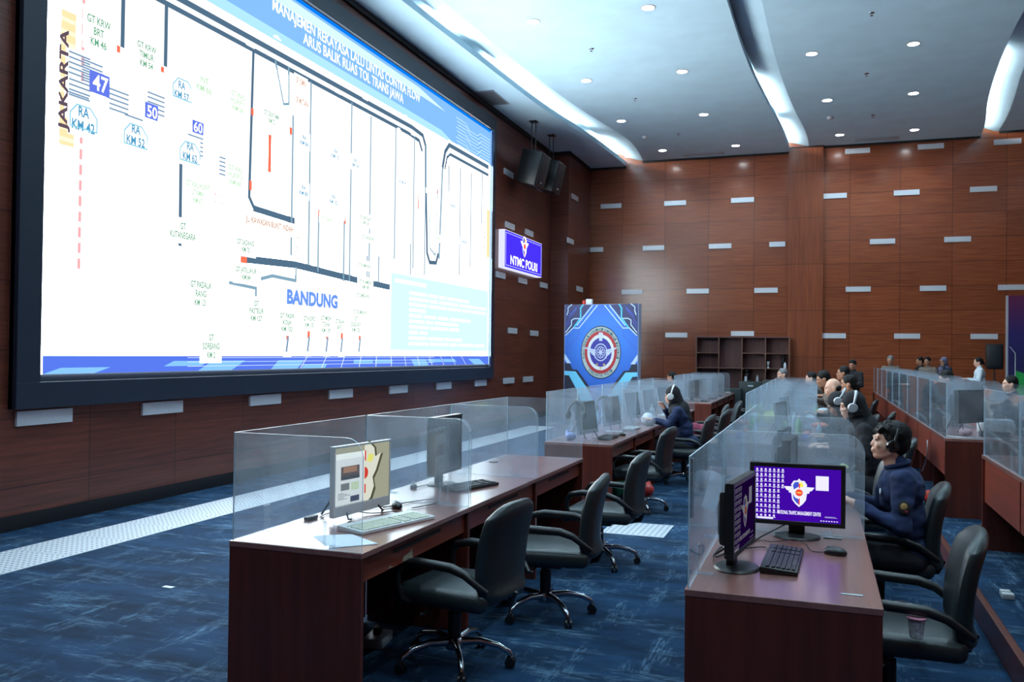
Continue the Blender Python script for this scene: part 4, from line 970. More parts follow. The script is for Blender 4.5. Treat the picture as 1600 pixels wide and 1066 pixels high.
# ================================================================ OFFICE CHAIRS (face -X, base at the origin)
def ss_sheet(mbx, prof_pts, halfw, thick, n=12):
    pass
def make_chair(label, grp, lean=16):
    t = thing('office_chair', (0, 0, 0), 0, label, 'chair', grp)
    # seat: soft slab
    q = MB(); vsx = q.box(-.24, .31, -.25, .25, .36, .46, bev=.045, seg=4)
    for v in q.bm.verts:
        if v.co.z > .41: v.co.z += .012*math.cos(v.co.y/.25*1.4)-.03*max(0, (-.15-v.co.x))
        if v.co.x < -.2: v.co.z -= .02
    q.build('seat', M_LEA, t)
    # backrest: curved slab built as a grid
    q = MB(); nu, nv = 10, 14; front, back = [], []
    for i in range(nv+1):
        s_ = i/nv; z = .41+.51*s_; wd = .225+.03*math.sin(s_*PI)-(.035*max(0, (s_-.8)/.2)**2)
        if s_ < .1: wd -= .03*(1-s_/.1)
        cx = .305+math.tan(math.radians(lean))*(z-.41)*.62-.035*math.sin(s_*PI*.9)+(.02 if s_ < .1 else 0)
        th = .085 if s_ < .85 else .085*(1-.55*((s_-.85)/.15)**2)
        rf, rb = [], []
        for j in range(nu+1):
            y = -wd+2*wd*j/nu; ed = abs(y)/wd
            bulge = -.035*(ed**2)     # wraps forward at the sides
            e_ = 1 if ed < .8 else math.sqrt(max(.12, 1-((ed-.8)/.2)**2))
            zz = z-(.035*ed**3 if s_ > .9 else 0)
            rf.append(q.bm.verts.new((cx+bulge-th*.5*e_, y, zz))); rb.append(q.bm.verts.new((cx+bulge+th*.5*e_, y, zz)))
        front.append(rf); back.append(rb)
    for i in range(nv):
        for j in range(nu):
            q.bm.faces.new((front[i][j], front[i+1][j], front[i+1][j+1], front[i][j+1])); q.bm.faces.new((back[i][j], back[i][j+1], back[i+1][j+1], back[i+1][j]))
        for j in (0, nu):
            q.bm.faces.new((front[i][j], back[i][j], back[i+1][j], front[i+1][j]))
    for i in (0, nv):
        for j in range(nu): q.bm.faces.new((front[i][j], front[i][j+1], back[i][j+1], back[i][j]))
    me_o = q.build('backrest', M_LEA, t, sharp=70)
    sd = me_o.modifiers.new('soft', 'SUBSURF'); sd.levels = 1; sd.render_levels = 1
    q = MB(); q.tube([(.20, 0, .345), (.33, 0, .37), (.365, 0, .44)], [.022, .02, .016], 8); q.box(.0, .22, -.04, .04, .335, .36, bev=.01); q.build('back_bracket', M_BLK, t)
    for sgn in (1, -1):
        q = MB(); y = sgn*.275
        path = [(-.13, sgn*.235, .375), (-.16, sgn*.27, .40), (-.185, y, .47), (-.19, y, .53), (-.155, y, .578), (-.06, y, .598), (.14, y, .590), (.22, y, .565), (.285, sgn*.262, .515), (.325, sgn*.235, .48)]
        q.tube(path, [.015, .017, .018, .019, .022, .025, .025, .022, .018, .014], 10); q.build('armrest', M_BLK, t)
    q = MB(); q.box(-.12, .12, -.09, .09, .315, .362, bev=.012); q.build('tilt_mechanism', M_BLK, t)
    q = MB(); q.cyl((0, 0, .12), (0, 0, .28), .036, n=16); q.cyl((0, 0, .26), (0, 0, .325), .026, n=14); q.build('gas_column', M_BLK, t)
    q = MB(); q.cyl((-.03, -.1, .34), (-.03, -.26, .335), .006, n=6); q.ell((-.03, -.27, .335), (.012, .022, .010), u=8, v=6); q.build('lever', M_BLK, t)
    q = MB(); q.lathe([(.045, .085), (.052, .10), (.05, .135), (.038, .15)], n=18)
    bb = q.build('base_hub', M_CHR, t)
    for k in range(5):
        a = 2*PI*k/5+.35; c_, s_ = math.cos(a), math.sin(a)
        q = MB(); q.tube([(.035*c_, .035*s_, .125), (.14*c_, .14*s_, .135), (.24*c_, .24*s_, .115), (.295*c_, .295*s_, .085), (.305*c_, .305*s_, .065)], [.024, .020, .017, .016, .012], 10)
        lg = q.build('leg', M_CHR, t)
        q = MB(); px_, py_ = .305*c_, .305*s_; M_ = Matrix.Translation((px_, py_, .028)) @ Matrix.Rotation(a+.7*k, 4, 'Z') @ Matrix.Rotation(PI/2, 4, 'X')
        for off in (-.018, .010):
            q.lathe([(.0275, off-.0), (.028, off+.002), (.028, off+.010), (.0275, off+.012)], n=14, M=Matrix.Identity(4)) if False else None
            ring = [M_ @ Vector((.028*math.cos(2*PI*i/14), .028*math.sin(2*PI*i/14), off)) for i in range(14)]; ring2 = [M_ @ Vector((.028*math.cos(2*PI*i/14), .028*math.sin(2*PI*i/14), off+.013)) for i in range(14)]
            A = q._v(ring); B = q._v(ring2); q.bm.faces.new(A[::-1]); q.bm.faces.new(B)
            for i in range(14): q.bm.faces.new((A[i], A[(i+1) % 14], B[(i+1) % 14], B[i]))
        q.box(px_-.016, px_+.016, py_-.016, py_+.016, .034, .062, bev=.006); cs = q.build('caster', M_BLK, t)
    return t
ch0 = make_chair('black leather office chair, nearest of the left row, by the white computer', 'office chairs')
CH = {'placed': False}
def chair(x, y, rz, label, z=0, rzb=0):
    if not CH['placed']:
        CH['placed'] = True; ch0.location = (x, y, z); ch0.rotation_euler = (0, 0, rz); ch0['label'] = label; return ch0
    return copy_tree(ch0, (x, y, z), rz, label, 'office chairs')
R = math.radians
_v = at_z(710, 1003, .12)
chair(_v.x, _v.y, R(-8), 'black leather office chair, nearest of the left row, by the white computer')
_v = at_z(852, 931, .12)
chair(_v.x, _v.y, R(6), 'black leather office chair, second in the left row, beside the desk with the black monitor')
chair(-1.66, 6.85, R(-2), 'black leather office chair, third in the left row, mostly hidden behind the second')
_v = at_z(996, 780, .12)
chair(_v.x, _v.y, R(-6), 'black office chair with belongings on its seat at the second left desk, nearest one there')
chair(-1.66, 11.5, R(-4), 'black office chair the hooded woman with white headphones sits on')
chair(-1.58, 12.8, R(-6), 'black office chair with a maroon bag, right behind the hooded woman')
chair(-1.72, 13.9, R(5), 'black office chair at the second left desk, second behind the hooded woman')
chair(-1.62, 15.1, R(10), 'black office chair at the far end of the second left desk')
chair(-1.55, 17.9, R(-3), 'black office chair at the far left desk, nearer one'); chair(-1.2, 19.0, R(5), 'black office chair at the far left desk, farther one')
chair(.31, 4.42, R(-2), 'empty black office chair at the lower right corner with a plastic cup on its seat')
chair(.36, 5.95, R(-4), 'black office chair the man with black headphones sits on')
chair(.20, 7.3, R(10), 'empty black office chair just behind the man with black headphones')
for x, y, l_ in ((.48, 9.1, 'the hooded woman with silver headphones nearest the camera sits on'), (.42, 10.3, 'the second hooded woman with headphones sits on'), (.36, 12.6, 'the bald man sits on'), (.62, 13.4, 'the man with an orange arm patch sits on'), (.20, 14.8, 'in front of the tall bookcase column, middle row'), (.1, 16.2, 'near the far end of the middle row'), (.62, 17.2, 'the man with glasses sits on')):
    chair(x, y, R(random.uniform(-8, 8)), 'black office chair '+l_)
for x, y, l_ in ((2.25, 11.7, 'the woman in a brown headscarf sits on'), (2.3, 13.2, 'on the platform behind the brown headscarf'), (2.45, 14.6, 'on the platform, farther along the right row'), (2.5, 10.6, 'on the platform at the right edge of the photo')):
    chair(x, y, R(random.uniform(-8, 8)), 'black office chair '+l_, .165)

# ================================================================ COMPUTERS
M_OFF = mat('screen_off', srgb(12, 16, 24), .12, coat=.4)
def frame_q(w_, h_, z0, d, bz, chin=0):
    q = MB(); a, b = w_/2, z0
    q.box(-a, a, -d, 0, z0, z0+bz+chin, bev=.002, seg=1); q.box(-a, a, -d, 0, z0+h_-bz, z0+h_, bev=.002, seg=1)
    q.box(-a, -a+bz, -d, 0, z0+bz+chin, z0+h_-bz); q.box(a-bz, a, -d, 0, z0+bz+chin, z0+h_-bz); return q
def tilt(objs, piv, ang):
    Mx = Matrix.Translation(piv) @ Matrix.Rotation(ang, 4, 'X') @ Matrix.Translation(-Vector(piv))
    for o in objs: o.data.transform(Mx)
def monitor(loc, rz, w_, h_, lift, label, grp=None, body=None, bezel=None, scr=None, stand='round', chin=0, bz=.018, tl=0, bulge=True, d=.035):
    """faces -Y locally"""
    body = body or M_BLK; t = thing('monitor', loc, rz, label, 'monitor', grp); objs = []
    objs.append(frame_q(w_, h_, lift, d, bz, chin).build('bezel', bezel or M_BLK, t))
    q = MB(); q.box(-w_/2+.004, w_/2-.004, -d+.008, .004, lift+.004, lift+h_-.004)
    objs.append(q.build('housing', body, t))
    if bulge:
        q = MB(); q.box(-w_*.36, w_*.36, .0, .045, lift+h_*.12, lift+h_*.86, bev=.018); q.box(-w_*.2, w_*.2, .03, .065, lift+h_*.2, lift+h_*.7, bev=.012); objs.append(q.build('back_cover', body, t))
    q = MB(); q.box(-w_/2+bz, w_/2-bz, -d+.004, -d+.0075, lift+bz+chin, lift+h_-bz); s_ = q.build('display', scr or M_OFF, t, flat=True); objs.append(s_)
    if tl: tilt(objs, (0, 0, lift), -tl)
    if stand == 'round':
        q = MB(); q.lathe([(.115, 0), (.118, .004), (.11, .012), (.05, .018), (.001, .019)], n=32, M=Matrix.Diagonal((1.0, .82, 1, 1)).to_4x4()); q.build('base', body, t)
        q = MB(); q.box(-.04, .04, .005, .04, .012, lift+.09, bev=.006); q.build('neck', body, t)
    elif stand == 'easel':
        for sgn in (1, -1):
            q = MB(); q.tube([(sgn*.14, -.02, lift+.02), (sgn*.16, -.05, .008), (sgn*.14, -.055, .006)], .006, 6); q.build('foot', M_BLK, t)
            q = MB(); q.tube([(sgn*.10, .05, lift+.16), (sgn*.12, .17, .008)], .006, 6); q.build('foot', M_BLK, t)
    t['_d'] = d; del t['_d']
    return t
def keyboard(loc, rz, mt_b, mt_k, label, w_=.44, dp=.15, grp=None):
    t = thing('keyboard', loc, rz, label, 'keyboard', grp)
    q = MB(); q.box(-w_/2, w_/2, -dp/2, dp/2, .0, .020, bev=.005)
    for v in q.bm.verts:
        if v.co.z > .01: v.co.z += .010*(v.co.y/dp+.5)
    q.build('case', mt_b, t)
    q = MB(); kw = w_-.03; pitch = .0190
    n = int(kw/pitch)
    for r_ in range(6):
        y = -dp/2+.018+r_*.0205+(.004 if r_ == 5 else 0); z = .020+.010*(y/dp+.5)
        c = 0
        while c < n:
            x = -w_/2+.015+c*pitch; wk = 1
            if r_ == 0 and c == 4: wk = 6
            if c in (15, 19): c += .4 if False else 1; continue
            q.box(x+.0015, x+pitch*wk-.0015, y-.008, y+.008, z-.002, z+.006, bev=.0015, seg=1); c += wk
    q.build('key_pattern', mt_k, t); return t
def mouse(loc, rz, label, mt_=None, s=1.0):
    t = thing('computer_mouse', loc, rz, label, 'mouse'); q = MB(); vv = q.ell((0, 0, .012), (.031*s, .055*s, .026*s), u=20, v=12)
    for v in q.bm.verts:
        if v.co.z < 0: v.co.z = 0
    q.build('shell', mt_ or M_BLK, t); q = MB(); q.cyl((-.004, .028, .034), (.004, .028, .034), .008, n=10); q.build('wheel', M_SIL, t); return t
def cable(pts, r, mt_, label, grp=None, name='cable', sub=5):
    P = [Vector(p) for p in pts]; out = []
    for i in range(len(P)-1):
        p0, p1, p2, p3 = P[max(i-1, 0)], P[i], P[i+1], P[min(i+2, len(P)-1)]
        for k in range(sub):
            s = k/sub; out.append(.5*((2*p1)+(-p0+p2)*s+(2*p0-5*p1+4*p2-p3)*s*s+(-p0+3*p1-3*p2+p3)*s**3))
    out.append(P[-1]); q = MB(); base = P[0].copy(); q.tube(out, r, 6); o = q.build(name, mt_, loc=base); tag(o, label, 'cable', grp); return o
def screen_pt(t, x, z, k=0, d=.035):
    return Vector((x, -d+.0035-.0006*k, z))
def spoly(t, name, pts, col, k, gain=1.0, d=.035):
    q = MB(); q.face([screen_pt(t, a, b, k, d) for a, b in pts]); return q.build(name, E(*col, gain), t, flat=True)
def srect(q, t, x0, x1, z0, z1, k, d=.035): q.face([screen_pt(t, a, b, k, d) for a, b in ((x0, z0), (x1, z0), (x1, z1), (x0, z1))])

# purple desktop shared by two monitors
def purple_desktop(t, w_, h_, lift, bz, g=1.0):
    x0, x1, z0, z1 = -w_/2+bz, w_/2-bz, lift+bz, lift+h_-bz; sw, sh = x1-x0, z1-z0
    q = MB()
    rnd = random.Random(4)
    for i in range(7):
        for j in range(10):
            if (i == 6 and j > 3) or (i == 5 and j > 8): continue
            cx, cz = x0+sw*(.035+.05*i), z1-sh*(.065+.097*j)
            srect(q, t, cx-.0045, cx+.0045, cz-.001, cz+.009, 1); srect(q, t, cx-.0075, cx+.0075, cz-.0065, cz-.0035, 1)
            if rnd.random() < .6: srect(q, t, cx-.006, cx+.005, cz-.0105, cz-.0085, 1)
    srect(q, t, x0+sw*.035, x0+sw*.225, z0+.003, z0+.013, 1); srect(q, t, x0+sw*.01, x0+sw*.022, z0+.004, z0+.010, 1)
    for k in range(7): srect(q, t, x0+sw*(.77+.03*k), x0+sw*(.788+.03*k), z0+.008, z0+.012, 1)
    srect(q, t, x0+sw*.82, x0+sw*.94, z0+sh*.115, z0+sh*.12, 1); srect(q, t, x0+sw*.82, x0+sw*.96, z0+sh*.10, z0+sh*.104, 1)
    q.build('icon_grid', E(226, 222, 250, g), t, flat=True)
    q = MB(); srect(q, t, x0+sw*.715, x0+sw*.862, z1-sh*.40, z1-sh*.13, 1); q.build('white_note', E(232, 228, 255, g), t, flat=True)
    q = MB(); put_text(q, 'NATIONAL TRAFFIC MANAGEMENT CENTRE', screen_pt(t, x0+sw*.525, z0+sh*.155, 1), X3, Z3, sw*.50, sh*.065, .03); q.build('desktop_lettering', E(236, 232, 255, g), t, flat=True)
    emb_set(g); ew = sh*.27; lo = screen_pt(t, x0+sw*.525, z1-sh*.46, 1)
    W_, B_, R_, Y_ = EMB
    ob0 = set(bpy.data.objects)
    save = t.location.copy(), t.rotation_euler.z
    t.location = (0, 0, 0); t.rotation_euler = (0, 0, 0); emblem(t, lo, X3*1.02, Z3, Vector((0, -.5, 0)), ew); t.location = save[0]; t.rotation_euler = (0, 0, save[1])
    q = MB(); put_text(q, 'NTMC', screen_pt(t, x0+sw*.525, z1-sh*.46, 6), X3, Z3, ew*.34, ew*.12, .02); q.build('badge_lettering', E(250, 220, 90, g), t, flat=True)
PURP = E(66, 8, 168, .68)
mR = monitor((-.105, 4.72, .75), R(1), .465, .315, .065, 'black monitor showing a purple desktop with a winged shield, on the near middle desk', scr=PURP, bz=.022, chin=0)
purple_desktop(mR, .465, .315, .065, .022, .78)
mL = monitor((-.335, 3.93, .75), R(83), .465, .315, .085, 'black monitor seen edge-on at the left of the purple one', scr=E(66, 12, 120, .10), bz=.02)
purple_desktop(mL, .465, .315, .085, .02, .13)
keyboard((-.15, 4.12, .75), R(88), M_BLK, M_BLK, 'black keyboard between the two monitors on the near middle desk', .50, .155)
mouse((.075, 4.37, .75), R(78), 'black mouse near the right edge of the near middle desk')
cable([(.02, 4.38, .755), (-.03, 4.40, .754), (-.06, 4.55, .754), (-.12, 4.62, .756), (-.22, 4.52, .757), (-.3, 4.6, .756)], .0022, M_BLK, 'thin mouse cable on the near middle desk')
cable([(-.14, 4.77, .82), (-.18, 4.78, .79), (-.28, 4.6, .757), (-.33, 4.35, .757), (-.38, 4.15, .76)], .004, M_BLK, 'black video cable drooping from the purple monitor to the edge-on one')
cable([(-.38, 3.98, .83), (-.43, 4.0, .79), (-.455, 4.12, .757), (-.44, 4.3, .757), (-.40, 4.22, .757), (-.44, 4.08, .757)], .0045, M_BLK, 'looped black cable behind the edge-on monitor')
cable([(-.10, 4.80, .85), (-.02, 4.80, .80), (.01, 4.78, .84)], .0035, M_BLK, 'short black cable behind the purple monitor')
cable([(-.35, 4.3, .757), (-.25, 4.38, .757), (-.22, 4.34, .757)], .003, M_BLK, 'black keyboard cable on the near middle desk')
q = MB(); q.box(-.04, .04, -.006, .006, .0005, .003); o = q.build('tape_strip', M_ACE); o.location = (.125, 3.66, .75); tag(o, 'small strip of clear tape at the front corner of the near middle desk', 'tape')
q = MB(); q.box(-.045, .045, -.012, .012, .0005, .004); o = q.build('tape_strip', M_ACE); o.location = (.07, 4.76, .75); o.rotation_euler.z = 0; tag(o, 'small clear clip under the booth screen behind the purple monitor', 'tape')

# white all-in-one on the near left desk
mW = monitor((-2.45, 4.37, .75), R(82), .52, .385, .025, 'white all-in-one computer showing a web page and a shield emblem, on the near left desk', body=M_WHT, bezel=M_WHT, scr=E(150, 152, 132, .8), stand='easel', chin=.045, bz=.012, bulge=False, d=.028)
def wp(t):
    w_, h_, lift, bz, chin = .52, .385, .025, .012, .045; x0, x1, z0, z1 = -w_/2+bz, w_/2-bz, lift+bz+chin, lift+h_-bz; sw, sh = x1-x0, z1-z0; dd = .028
    def rc(name, col, a, b, c_, d_, k, g=.9):
        q = MB(); srect(q, t, x0+sw*a, x0+sw*b, z1-sh*d_, z1-sh*c_, k, dd); return q.build(name, E(*col, g), t, flat=True)
    rc('browser_window', (196, 204, 206), .01, .52, .10, .99, 1); rc('browser_bar', (214, 224, 222), .01, .52, .10, .20, 2); rc('news_photo', (70, 56, 52), .10, .43, .33, .56, 2); rc('news_photo_highlight', (140, 100, 70), .14, .38, .34, .44, 3); rc('caption_bar', (40, 44, 50), .10, .43, .50, .56, 4)
    rc('thumbnail', (96, 100, 98), .10, .25, .62, .74, 2); rc('thumbnail', (170, 190, 160), .28, .42, .62, .76, 2); rc('dark_tile', (44, 46, 70), .27, .43, .86, .96, 2)
    q = MB()
    for k in range(5): srect(q, t, x0+sw*.05, x0+sw*(.15+.06*(k % 3)), z1-sh*(.79+.025*k), z1-sh*(.785+.025*k-.006), 3, dd)
    q.build('text_lines', E(110, 116, 120), t, flat=True)
    sh_pts = lambda s, ox=0, oz=0: [(x0+sw*(.52+ox+a*s), z1-sh*(.5+oz-b*s*1.32)) for a, b in [(0, .40), (.07, .46), (.14, .40), (.20, .35), (.22, .22), (.34, .26), (.24, .02), (.17, -.08), (.20, -.22), (.13, -.38), (0, -.47)]]
    q = MB(); q.face([screen_pt(t, a, b, 1, dd) for a, b in sh_pts(1.0, .02, .03)]); q.build('emblem_shadow', E(74, 76, 58, .8), t, flat=True)
    q = MB(); q.face([screen_pt(t, a, b, 2, dd) for a, b in sh_pts(.92)]); q.build('emblem_shield', E(196, 198, 184, .9), t, flat=True)
    q = MB(); srect(q, t, x0+sw*.52, x0+sw*.545, z1-sh*.28, z1-sh*.10, 4, dd); srect(q, t, x0+sw*.52, x0+sw*.545, z1-sh*.86, z1-sh*.70, 4, dd); q.face([screen_pt(t, x0+sw*.52+.034*math.cos(a), z1-sh*.50+.034*math.sin(a), 4, dd) for a in [(-PI/2+PI*k/10) for k in range(11)]]); q.build('emblem_red', E(190, 60, 48, .85), t, flat=True)
    q = MB(); q.face([screen_pt(t, x0+sw*a, z1-sh*b, 3, dd) for a, b in ((.60, .16), (.70, .2), (.66, .32), (.56, .30))]); q.build('emblem_yellow', E(206, 206, 110, .85), t, flat=True)
wp(mW)
M_KBW = mat('beige_key_plastic', srgb(206, 208, 190), .5)
keyboard((-2.175, 4.19, .75), R(74), M_WHT, M_KBW, 'long pale beige keyboard on the near left desk beside the white computer', .56, .19)
mouse((-2.36, 4.66, .75), R(40), 'dark mouse behind the pale keyboard on the near left desk')
for pts, l_ in (([(-2.60, 4.20, .757), (-2.62, 4.32, .757), (-2.56, 4.5, .757), (-2.45, 4.62, .757), (-2.38, 4.66, .757)], 'black cable curling behind the white computer'), ([(-2.5, 4.35, .78), (-2.40, 4.42, .757), (-2.30, 4.52, .757), (-2.24, 4.45, .757), (-2.22, 4.40, .765)], 'thin grey cable between white computer and pale keyboard'), ([(-2.42, 4.60, .757), (-2.36, 4.85, .757), (-2.26, 5.0, .757), (-2.2, 4.86, .757), (-2.26, 4.66, .757)], 'long thin cable trailing past the mouse on the near left desk')):
    cable(pts, .003, M_BLK, l_)
q = MB(); q.box(-.02, .02, -.045, .045, 0, .02, bev=.006); o = q.build('power_adapter', M_BLK); o.location = (-2.63, 4.16, .75); tag(o, 'small black adapter behind the white computer', 'adapter')
q = MB(); c_ = [at_z(489, 838, .7515), at_z(515, 857, .7515), at_z(586, 851, .7515), at_z(545, 836, .7515)]; q.face(c_); q.face([Vector((v.x, v.y, v.z+.0015))+Vector((.01, .015, 0)) for v in c_])
o = q.build('paper_sheets', M_PAPER, loc=c_[0]); tag(o, 'loose white papers at the front corner of the near left desk', 'paper')
# black monitor on the near left desk
mB = monitor((-2.49, 5.60, .75), R(89), .46, .40, .085, 'black switched-off monitor seen from its side on the near left desk', body=M_BLK, bz=.02, d=.05)
keyboard((-2.26, 5.55, .75), R(72), M_BLK, M_BLK, 'black keyboard in front of the switched-off monitor on the near left desk', .46, .16)
mouse((-2.60, 5.38, .75), R(30), 'flat black puck-shaped mouse behind the switched-off monitor', s=.8)
cable([(-2.58, 5.40, .757), (-2.55, 5.55, .757), (-2.50, 5.66, .757), (-2.40, 5.66, .757), (-2.30, 5.62, .76)], .003, M_BLK, 'thin black cable round the foot of the switched-off monitor')

# headphones (centre at origin, band in the XZ plane rotated; cups at +-Y)
def headphones(loc, rz, label, shell, cup, s=1.0, tl=0, grp=None, mic=True):
    t = thing('headphones', loc, rz, label, 'headphones', grp); Mx = Matrix.Rotation(tl, 4, 'Y')
    q = MB(); pth = [Mx @ Vector((0, .092*s*math.sin(a), .02*s+.115*s*math.cos(a))) for a in [(-1.75+3.5*k/16) for k in range(17)]]
    q.tube(pth, [.008*s+.006*s*math.exp(-((k-8)/5)**2) for k in range(17)], 8); q.build('headband', shell, t)
    for sg_ in (1, -1):
        q = MB(); c0 = Mx @ Vector((0, sg_*.083*s, -.005*s))
        for (r0, r1, o0, o1) in ((.036, .040, -.014, .010), ):
            A = []; prof = [(.0, -.016), (.034, -.016), (.042, -.006), (.042, .006), (.034, .018), (.0, .020)]
            rings = []
            for r_, o_ in prof:
                rings.append([q.bm.verts.new(c0+Mx @ Vector((max(r_, .001)*s*math.cos(2*PI*k/20), sg_*o_*s, max(r_, .001)*s*math.sin(2*PI*k/20)))) for k in range(20)])
            for A, B in zip(rings, rings[1:]):
                for k in range(20): q.bm.faces.new((A[k], A[(k+1) % 20], B[(k+1) % 20], B[k]))
        o = q.build('ear_cup', cup, t)
        q = MB(); c1 = c0+Mx @ Vector((0, sg_*.019*s, 0)); q.ring(c1, Mx @ X3, Mx @ Z3, .020*s, .028*s, 20); q.build('cup_ring', shell, o)
    if mic:
        q = MB(); q.tube([Mx @ Vector((-.02*s, -.095*s, -.02*s)), Mx @ Vector((-.07*s, -.09*s, -.05*s)), Mx @ Vector((-.10*s, -.06*s, -.06*s))], .003*s, 6); q.build('microphone', M_BLK, t)
    return t
# the row of all-in-ones on the second left desk, most with headphones hung on a corner
M_AIO = mat('aio_frame', srgb(150, 158, 170), .3, .5)
for k, (y, hd) in enumerate(((9.38, 1), (10.62, 1), (11.88, 0), (13.12, 0), (14.36, 0))):
    monitor((-2.42, y, .75), R(80), .50, .36, .045, 'switched-off silver edged computer on the second left desk, %s from the camera' % ORD[k], 'silver edged computers on the second left desk', body=M_BLK, bezel=M_AIO, stand='easel', chin=.03, bz=.012, tl=R(8), bulge=False, d=.025)
    if hd: headphones((-2.47, y-.29, 1.02), R(80), 'dark headphones hung on the computer, %s' % ('nearest one of the second left desk' if k == 0 else 'second computer of the second left desk'), M_BLK, M_BLK, 1.1, .35)
    keyboard((-2.18, y, .75), R(88), M_SIL if k % 2 else M_BLK, M_WHT if k % 2 else M_BLK, 'keyboard on the second left desk, %s from the camera' % ORD[k], .42, .13, 'keyboards on the second left desk')
mouse((-2.12, 9.78, .75), R(70), 'black mouse on the near end of the second left desk'); cable([(-2.16, 9.8, .757), (-2.25, 9.6, .757), (-2.3, 9.3, .757), (-2.38, 9.4, .757)], .003, M_BLK, 'black mouse cable on the near end of the second left desk')
mouse((-2.08, 11.3, .75), R(80), 'black mouse midway along the second left desk')
q = MB(); q.ell((-2.52, 9.05, .79), (.06, .05, .045), u=10, v=7); q.ell((-2.57, 9.12, .80), (.03, .05, .05), u=8, v=6); o = q.build('plastic_wrapper', mat('blue_plastic', srgb(110, 130, 190), .3), loc=(-2.54, 9.08, .75)); tag(o, 'crumpled bluish plastic at the near corner of the second left desk', 'wrapper')
q = MB()
for a, b, r_ in ((0, 0, .07), (.05, .06, .06), (-.04, .10, .065), (.0, .05, .085)): q.ell((a, b, r_*.8), (r_, r_, r_), u=12, v=8)
o = remeshed(q, .014, 3).build('tissue_bundle', M_PAPER, sharp=180); o.location = (-2.16, 11.55, .75)
for v in o.data.vertices: v.co.z = max(v.co.z, .0)
tag(o, 'white plastic bag bundle on the second left desk before the hooded woman', 'bag')
q = MB(); q.box(-.10, .10, -.02, .02, 0, .012); o = q.build('desk_lamp_paper', M_PAPER); o.location = (-2.3, 10.2, .75); o.name = 'notepad'; tag(o, 'white notepad strip on the second left desk', 'notepad')
bottle(-2.2, 12.1, .75, .24, .035, mat('clear_plastic', srgb(190, 205, 215), .15), 'pale water bottle in front of the hooded woman')
# far-left desk computers
for k in range(3):
    monitor((-2.40, 17.8+1.25*k, .75), R(78), .50, .36, .06, 'dark monitor on the far left desk by the bookcase, %s from the camera' % ORD[k], 'dark monitors on the far left desk', stand='round', bz=.015)
    keyboard((-2.15, 17.75+1.25*k, .75), R(90), M_BLK, M_BLK, 'keyboard on the far left desk by the bookcase, %s from the camera' % ORD[k], .42, .13, 'keyboards on the far left desk')
# middle row: back of a black monitor in the second booth, another in the third, silver ones on the long desk
monitor((-.20, 5.95, .75), R(86), .46, .30, .10, 'black monitor in the second booth of the near middle desk, behind the purple one', bz=.02, d=.05)
monitor((-.26, 6.85, .75), R(84), .44, .29, .10, 'dark monitor in the third booth of the near middle desk', bz=.02)
q = MB(); q.face([(0, -.10, 0), (0, .10, 0), (-.06, .10, .22), (-.06, -.10, .22)]); q.face([(-.12, -.10, 0), (-.12, .10, 0), (-.061, .10, .22), (-.061, -.10, .22)]); o = q.build('desk_calendar', M_PAPER); o.location = (-.34, 5.35, .75); o.rotation_euler.z = R(-30); tag(o, 'small white tent card in the second booth of the near middle desk', 'calendar')
for k, y in enumerate((10.2, 11.5, 12.9, 14.2, 15.5)):
    monitor((-.38, y, .75), R(84 if k else 80), .52, .37, .05, 'silver edged computer on the long middle desk, %s from the camera' % ORD[k], 'silver edged computers on the long middle desk', body=M_BLK, bezel=M_AIO, stand='easel', chin=.03, bz=.012, tl=R(8), bulge=False, d=.025)
    keyboard((-.16, y+.02, .75), R(88), M_BLK, M_BLK, 'keyboard on the long middle desk, %s from the camera' % ORD[k], .42, .13, 'keyboards on the long middle desk')
M_GRB = mat('green_plastic', srgb(120, 170, 110), .3); M_ORP = mat('orange_plastic', srgb(210, 96, 66), .35); M_BLP = mat('blue_pouch', srgb(56, 60, 150), .4); M_YLW = mat('yellow_green', srgb(170, 180, 96), .5); M_CLP = MATS['clear_plastic']
def pile(name, x, y, z, r, mt_, label, cat, n=5, flat=.6):
    q = MB(); rnd = random.Random(int(x*100+y*10))
    for k in range(n): q.ell((rnd.uniform(-r, r)*.6, rnd.uniform(-r, r)*.6, r*flat*.7), (r*rnd.uniform(.5, .8), r*rnd.uniform(.5, .8), r*flat*rnd.uniform(.5, .9)), u=12, v=8)
    for v in q.bm.verts: v.co.z = max(v.co.z, 0)
    o = remeshed(q, r*.12, 2).build(name, mt_, sharp=60); o.location = (x, y, z); tag(o, label, cat); return o
pile('fruit_bag', -.55, 12.2, .75, .14, M_YLW, 'bag of yellow green snacks on the long middle desk beside the back screens', 'bag', 7, .9)
pile('fruit_bag', -.55, 13.7, .75, .14, M_YLW, 'farther bag of yellow green snacks on the long middle desk', 'bag', 7, .9)
pile('snack_box', -.02, 12.1, .75, .11, M_ORP, 'orange packet of food on the right side of the long middle desk', 'food packet', 4, .4)
pile('snack_box', -.12, 10.9, .75, .06, M_ORP, 'small orange wrapper on the long middle desk nearer the camera', 'food packet', 3, .5)
pile('pouch', -.10, 9.95, .75, .065, M_BLP, 'dark blue pouch on the near end of the long middle desk', 'pouch', 3, .9)
pile('plastic_bag', -.05, 12.9, .75, .12, M_PAPER, 'white plastic bag on the long middle desk behind the orange packet', 'bag', 5, .8)
pile('plastic_bag', .06, 14.6, .75, .10, M_PAPER, 'white bag far along the long middle desk', 'bag', 5, .8)
bottle(-.22, 10.6, .75, .24, .038, M_GRB, 'green tinted bottle on the long middle desk beside the first computer'); bottle(-.05, 13.4, .75, .23, .04, M_GRB, 'green bottle farther along the long middle desk'); bottle(-.28, 11.1, .75, .26, .036, M_CLP, 'clear water bottle on the long middle desk'); bottle(.0, 10.3, .75, .2, .03, M_CLP, 'clear water bottle near the hooded women'); bottle(-.3, 9.95, .75, .2, .03, M_CLP, 'short clear bottle at the near end of the long middle desk')
